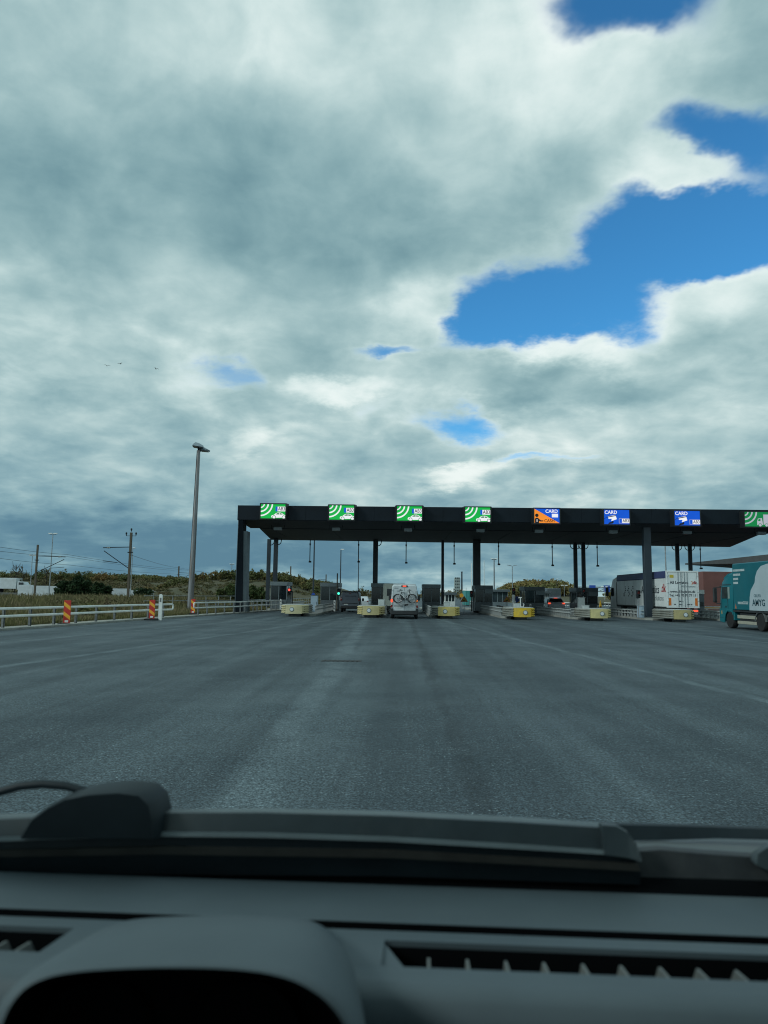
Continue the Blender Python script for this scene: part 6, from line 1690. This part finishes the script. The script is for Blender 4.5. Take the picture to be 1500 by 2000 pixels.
# upper pad of the dashboard
top_pts = [(1733, 1.02), (1738, 1.005), (1770, 0.95), (1800, 0.895), (1803, 0.889), (1807, 0.884)]
groove = [(1816, 0.874), (1819, 0.867)]
ridge = [(1826, 0.853), (1838, 0.835), (1843, 0.827)]
front_no = [(1850, 0.815), (1885, 0.765)]
shelf = [(1893, 0.752), (1920, 0.715), (1922, 0.713), (1925, 0.711), (1940, 0.700), (1962, 0.692), (2010, 0.685), (2080, 0.680)]
def dash_section(name, x0, x1, pts, m=m_dash):
    pr = prof(pts)
    poly = pr + [(pr[-1][0], pr[-1][1] - 0.25), (pr[0][0], pr[-1][1] - 0.25)]
    n = max(2, int((x1 - x0) / 0.12) + 1)
    rings = [[(x0 + (x1 - x0) * k / n, p[0], p[1]) for p in poly] for k in range(n + 1)]
    return MB().loft(rings).build(name, m, van, smooth=50)
xv0 = px_x(748, 1865, 0.78); xl1 = px_x(112, 1850, 0.78)
solid = top_pts + [(1812, 0.86), (1816, 0.852)] + ridge + front_no + shelf
vent_back = [(1846, 0.822), (1990, 0.80), (2080, 0.775)]
vent_front = [(1893, 0.752)]
d0 = dash_section('dashboard', XA, XB, top_pts + [(1830, 0.8835), (1900, 0.883)])          # pad behind the groove
def strip(name, x0, x1, pts, drop=0.06, m=m_dash):
    pr = prof(pts); poly = pr + [(pr[-1][0], pr[-1][1] - drop), (pr[0][0], pr[-1][1] - drop)]
    n = max(2, int((x1 - x0) / 0.12) + 1)
    return MB().loft([[(x0 + (x1 - x0) * k / n, p[0], p[1]) for p in poly] for k in range(n + 1)]).build(name, m, van, smooth=50)
strip('vent_ridge', XA, XB, [(1823, 0.860), (1824.5, 0.856), (1831, 0.845), (1838, 0.832), (1842, 0.826)], 0.10)
zg = PE(900, 1830, 0.87).z
MB().box(XA, XB, 0.8605, 0.8829, zg - 0.05, zg - 0.008).build('groove', m_dashdark, van)  # black strip painting the shade at the bottom of the groove
MB().box(XA, XB, 0.8822, 0.8832, zg - 0.008, PE(900, 1808.5, 0.883).z).build('groove_shade', m_dashdark, van)  # black sheet over the pad's front face, shade painted into the groove
strip('dashboard_front', XA, XB, shelf, 0.30)
# bridge pieces where there is no vent
xg0 = px_x(112, 1860, 0.79); xg1 = px_x(748, 1860, 0.79)
MB().loft([[(x_, p[0], p[1]) for p in (prof([(1840, 0.829), (1893.5, 0.751)]) + [(0.745, prof([(2000, 0.75)])[0][1]), (0.83, prof([(2000, 0.82)])[0][1])])] for x_ in (xg0, xg1)]).build('vent_bridge', m_dash, van)
# slanted vent end
pA = PE(748, 1838, 0.828); pB = PE(792, 1893, 0.753); pC = PE(745, 1893, 0.753); pD = PE(735, 1838, 0.828)
MB().loft([[pD, pA, pB, pC], [p - Vector((0, 0.01, 0.06)) for p in (pD, pA, pB, pC)]]).build('vent_end', m_dash, van)
# dark duct below the slot, black to paint the shade inside it
zz = PE(900, 1893, 0.76).z
MB().box(XA, xg0 - 0.002, 0.757, 0.824, zz - 0.16, zz - 0.075).build('duct', m_dashdark, van)
MB().box(xg1 + 0.002, XB, 0.757, 0.824, zz - 0.16, zz - 0.075).build('duct', m_dashdark, van)
MB().box(xg1 + 0.002, XB, 0.8235, 0.826, zz - 0.16, PE(900, 1846, 0.826).z - 0.004).build('duct_shade', m_dashdark, van)
MB().box(XA, xg0 - 0.002, 0.8235, 0.826, zz - 0.16, PE(900, 1846, 0.826).z - 0.004).build('duct_shade', m_dashdark, van)
for px in [838, 917, 996, 1074, 1154, 1232, 1312, 1390, 1468, 1546, -30, 18]:
    x_ = PE(px, 1890, 0.757).x; z_ = PE(900, 1891, 0.757).z - 0.004
    z2 = PE(900, 1866, 0.79).z - 0.006
    MB().prism([(0.7565, z_), (0.7565, z_ - 0.06), (0.815, z_ - 0.06), (0.815, z2 - 0.03), (0.795, z2)], 'x', x_ - 0.0014, x_ + 0.0014).build('vent_slat', m_slat, van)
# instrument hood: arch over the dials
def arch(cx, w_in, rows):
    pass
rim = [(-30, 2120), (-6, 2030), (14, 1968), (48, 1926), (100, 1904), (180, 1894), (300, 1889), (420, 1890), (510, 1897), (575, 1913), (628, 1944), (664, 1982), (692, 2040), (710, 2120)]
out1 = [(-60, 2120), (-30, 2020), (-6, 1956), (32, 1914), (92, 1890), (178, 1880), (300, 1874), (422, 1875), (518, 1881), (590, 1897), (648, 1928), (686, 1972), (708, 2040), (722, 2120)]
mid = [(-70, 2080), (-20, 1985), (26, 1922), (70, 1884), (124, 1858), (196, 1842), (300, 1832), (424, 1832), (526, 1836), (604, 1852), (662, 1884), (698, 1940), (714, 2010), (726, 2090)]
back = [(40, 1960), (80, 1905), (110, 1872), (142, 1848), (176, 1826), (224, 1808), (306, 1799), (424, 1797), (528, 1798), (606, 1804), (656, 1830), (690, 1872), (706, 1930), (716, 1990)]
end = [(80, 1930), (110, 1885), (136, 1860), (164, 1836), (196, 1812), (240, 1797), (310, 1790), (424, 1788), (528, 1788), (600, 1792), (640, 1812), (676, 1850), (694, 1900), (704, 1950)]
rings = []
for pts, D in ((rim, 0.560), (out1, 0.566), (mid, 0.640), (back, 0.745), (end, 0.845)):
    rings.append([PE(x_, y_, D) for x_, y_ in pts])
hood = MB().loft(rings, closed=False, caps=False).build('instrument_hood', m_dash, van, smooth=180)
md = hood.modifiers.new('smooth', 'SUBSURF'); md.levels = 2; md.render_levels = 2
# inside of the hood and the dial panel
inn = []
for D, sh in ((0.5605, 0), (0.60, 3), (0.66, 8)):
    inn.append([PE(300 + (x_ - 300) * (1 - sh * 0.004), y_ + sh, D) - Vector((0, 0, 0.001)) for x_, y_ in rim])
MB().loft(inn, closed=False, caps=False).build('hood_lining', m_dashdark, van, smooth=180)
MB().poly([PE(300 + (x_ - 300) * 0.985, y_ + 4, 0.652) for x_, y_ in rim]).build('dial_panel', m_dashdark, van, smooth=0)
for (px, r_) in ((190, 0.045), (480, 0.045)):
    c_ = PE(px, 2030, 0.645)
    MB().lathe([(r_, 0.0), (r_ * 1.08, -0.004), (r_ * 1.12, 0.0), (r_ * 1.08, 0.004)], c_, 'y', 28).build('dial_ring', m_dashdark, van)
# fine seam on the passenger side
pr = prof([(1934, 0.7065), (1936.5, 0.7050)])
MB().box(px_x(708, 1925, 0.70), XB, pr[1][0] - 0.0006, pr[0][0], pr[1][1] - 0.001, pr[0][1]).build('seam', m_dashdark, van)
# black band and seal at the foot of the windscreen
a_, b_ = PE(900, 1700, 1.052), PE(900, 1745, 1.025)
MB().prism([(1.0215, b_.z - 0.03), (1.046, a_.z - 0.006), (1.052, a_.z), (1.058, a_.z - 0.003), (1.06, b_.z - 0.06)], 'x', XA, XB).build('windscreen_seal', m_dashdark, van)
# wiper
def bar(name, top, bot, D0, D1, m, thick=0.02, xs=None):
    """long bar whose upper and lower edge follow photo points"""
    rings = []
    n = len(top)
    for (xt, yt), (xb, yb) in zip(top, bot):
        a = PE(xt, yt, D0); c = PE(xb, yb, D1)
        rings.append([a, a + Vector((0, thick * 0.6, 0.0)), a + Vector((0, thick, -0.006)), c + Vector((0, thick, 0)), c])
    return MB().loft(rings).build(name, m, van, smooth=50)
w_sp = bar('wiper_spoiler', [(-80, 1604), (310, 1588), (520, 1588), (760, 1594), (1000, 1606), (1180, 1617)], [(-80, 1640), (310, 1628), (520, 1630), (760, 1638), (1000, 1652), (1180, 1664)], 1.034, 1.026, m_wiper)
bar('wiper_lip', [(-80, 1595), (310, 1584), (520, 1582), (760, 1587), (1000, 1598), (1178, 1610)], [(-80, 1603), (310, 1587.5), (520, 1587.5), (760, 1593.5), (1000, 1605.5), (1178, 1616.5)], 1.046, 1.037, m_lip, 0.012)
bar('wiper_rib', [(-80, 1640), (310, 1627), (520, 1629), (760, 1637), (1000, 1651), (1180, 1663)], [(-80, 1646), (310, 1634), (520, 1636), (760, 1644), (1000, 1658), (1180, 1669)], 1.018, 1.016, m_lip, 0.012)
bar('wiper_carrier', [(-80, 1644), (310, 1633), (760, 1643), (1000, 1657), (1240, 1672)], [(-80, 1664), (310, 1655), (760, 1662), (1000, 1676), (1244, 1690)], 1.026, 1.024, m_wiperd, 0.02)
bar('wiper_rubber', [(-80, 1663), (310, 1654), (760, 1661), (1000, 1675), (1246, 1688)], [(-80, 1676), (310, 1669), (760, 1676), (1000, 1688), (1252, 1702)], 1.020, 1.022, m_wrub, 0.010)
bar('wiper_foot', [(-80, 1674), (310, 1667), (760, 1674), (1000, 1686), (1252, 1700)], [(-80, 1712), (310, 1708), (760, 1712), (1000, 1720), (1250, 1728)], 1.030, 1.036, m_wiperd, 0.012)
# end cap with rounded nose
cap_t = [(1176, 1612), (1205, 1614), (1228, 1628), (1243, 1648), (1252, 1672)]
cap_b = [(1182, 1670), (1206, 1673), (1228, 1676), (1244, 1680), (1254, 1684)]
bar('wiper_cap', cap_t, cap_b, 1.022, 1.014, m_wiper, 0.022)
# arm head at the left, with a hose arching over it
hd = [(40, 1636), (60, 1600), (95, 1574), (130, 1556), (180, 1546), (240, 1542), (284, 1548), (304, 1568), (311, 1600), (312, 1636)]
f0 = [PE(x_, y_, 1.012) for x_, y_ in hd]; f1 = [p + Vector((0, 0.05, 0)) for p in f0]
sm = [f0[0].lerp(sum(f0, Vector()) / len(f0), 0.06)]
MB().loft([[p + (sum(f0, Vector()) / len(f0) - p) * 0.07 + Vector((0, -0.012, 0)) for p in f0], f0, f1]).build('wiper_arm_head', m_wiperd, van, smooth=60)
MB().tube([PE(x_, y_, 1.05) for x_, y_ in ((-60, 1566), (-10, 1549), (40, 1535), (85, 1531), (130, 1535), (170, 1546), (205, 1556))], 0.0062, 10).build('washer_hose', m_wiperd, van)
MB().bbox(PE(1094, 1606, 1.06).x - 0.008, PE(1094, 1606, 1.06).x + 0.008, 1.055, 1.07, PE(1094, 1612, 1.06).z - 0.01, PE(1094, 1603, 1.06).z, 0.003).build('washer_jet', m_wiperd, van)
# cowl under the wipers and the second wiper
bar('cowl', [(1240, 1664), (1290, 1660), (1380, 1668), (1560, 1680), (2420, 1704)], [(1236, 1722), (1290, 1724), (1380, 1728), (1560, 1738), (2420, 1764)], 1.060, 1.050, m_cowl, 0.03)
bar('cowl_strip', [(1236, 1640), (1300, 1637), (1420, 1636), (1560, 1640), (2420, 1672)], [(1236, 1662), (1300, 1662), (1420, 1670), (1560, 1680), (2420, 1706)], 1.20, 1.10, mat('cowl_pale', (0.13, 0.15, 0.155), 0.45, 0.0, 0.15, 8.0), 0.03)
bar('second_wiper_arm', [(1190, 1611), (1300, 1613), (1400, 1616), (1560, 1622), (2350, 1656)], [(1190, 1642), (1262, 1642), (1400, 1638), (1560, 1642), (2350, 1676)], 1.16, 1.15, m_wiperd, 0.02)
bar('second_wiper_blade', [(1480, 1668), (1500, 1655), (1560, 1650), (2300, 1668)], [(1478, 1690), (1500, 1700), (1560, 1705), (2300, 1726)], 1.045, 1.04, m_wiper, 0.02)
# cabin and body of the van around the seat
zb = PE(900, 1728, 1.07).z
m_paint = mat('van_body_paint', (0.20, 0.22, 0.24), 0.3, 0.2, 0.05, 1.0)
m_liner = mat('headliner', (0.22, 0.22, 0.21), 0.9)
XM = (XA + XB) / 2
WS0 = Vector((0, 1.075, zb - 0.02)); WS1 = Vector((0, 0.34, 2.36))
MB().bbox(XA + 0.02, XB - 0.02, -3.2, 0.33, 2.365, 2.42, 0.02).build('roof', m_paint, van)
MB().box(XA + 0.04, XB - 0.04, -3.15, 0.30, 2.345, 2.362).build('headliner', m_liner, van)
for xx in (XA, XB - 0.03):
    MB().box(xx, xx + 0.03, -3.2, 1.0, 0.35, 1.45).build('side_panel', m_paint, van)
    MB().box(xx, xx + 0.03, -3.2, -0.9, 1.455, 2.36).build('rear_side_panel', m_paint, van)
    MB().box(xx, xx + 0.03, 0.20, 0.33, 1.455, 2.36).build('door_post', m_liner, van) if False else None
    MB().cyl((xx + 0.015, 1.05, zb - 0.02), (xx + 0.015, 0.34, 2.37), 0.045, n=10).build('front_pillar', m_liner, van)
MB().box(XA + 0.035, XB - 0.035, -3.2, -3.15, 0.35, 2.34).build('rear_wall', m_liner, van)
MB().box(XA + 0.035, XB - 0.035, -3.14, 0.6, 0.35, 0.45).build('floor_pan', m_liner, van)
MB().loft([[(XA, 1.09, 0.4), (XB, 1.09, 0.4), (XB, 1.09, zb - 0.06), (XA, 1.09, zb - 0.06)], [(XA + 0.05, 1.75, 0.4), (XB - 0.05, 1.75, 0.4), (XB - 0.05, 1.70, 1.10), (XA + 0.05, 1.70, 1.10)]]).build('bonnet', m_paint, van)
for xx in (XA + 0.2, XB - 0.2):
    for yy in (-2.4, 0.75): wheel(van, xx, yy, 0.33, 0.22)
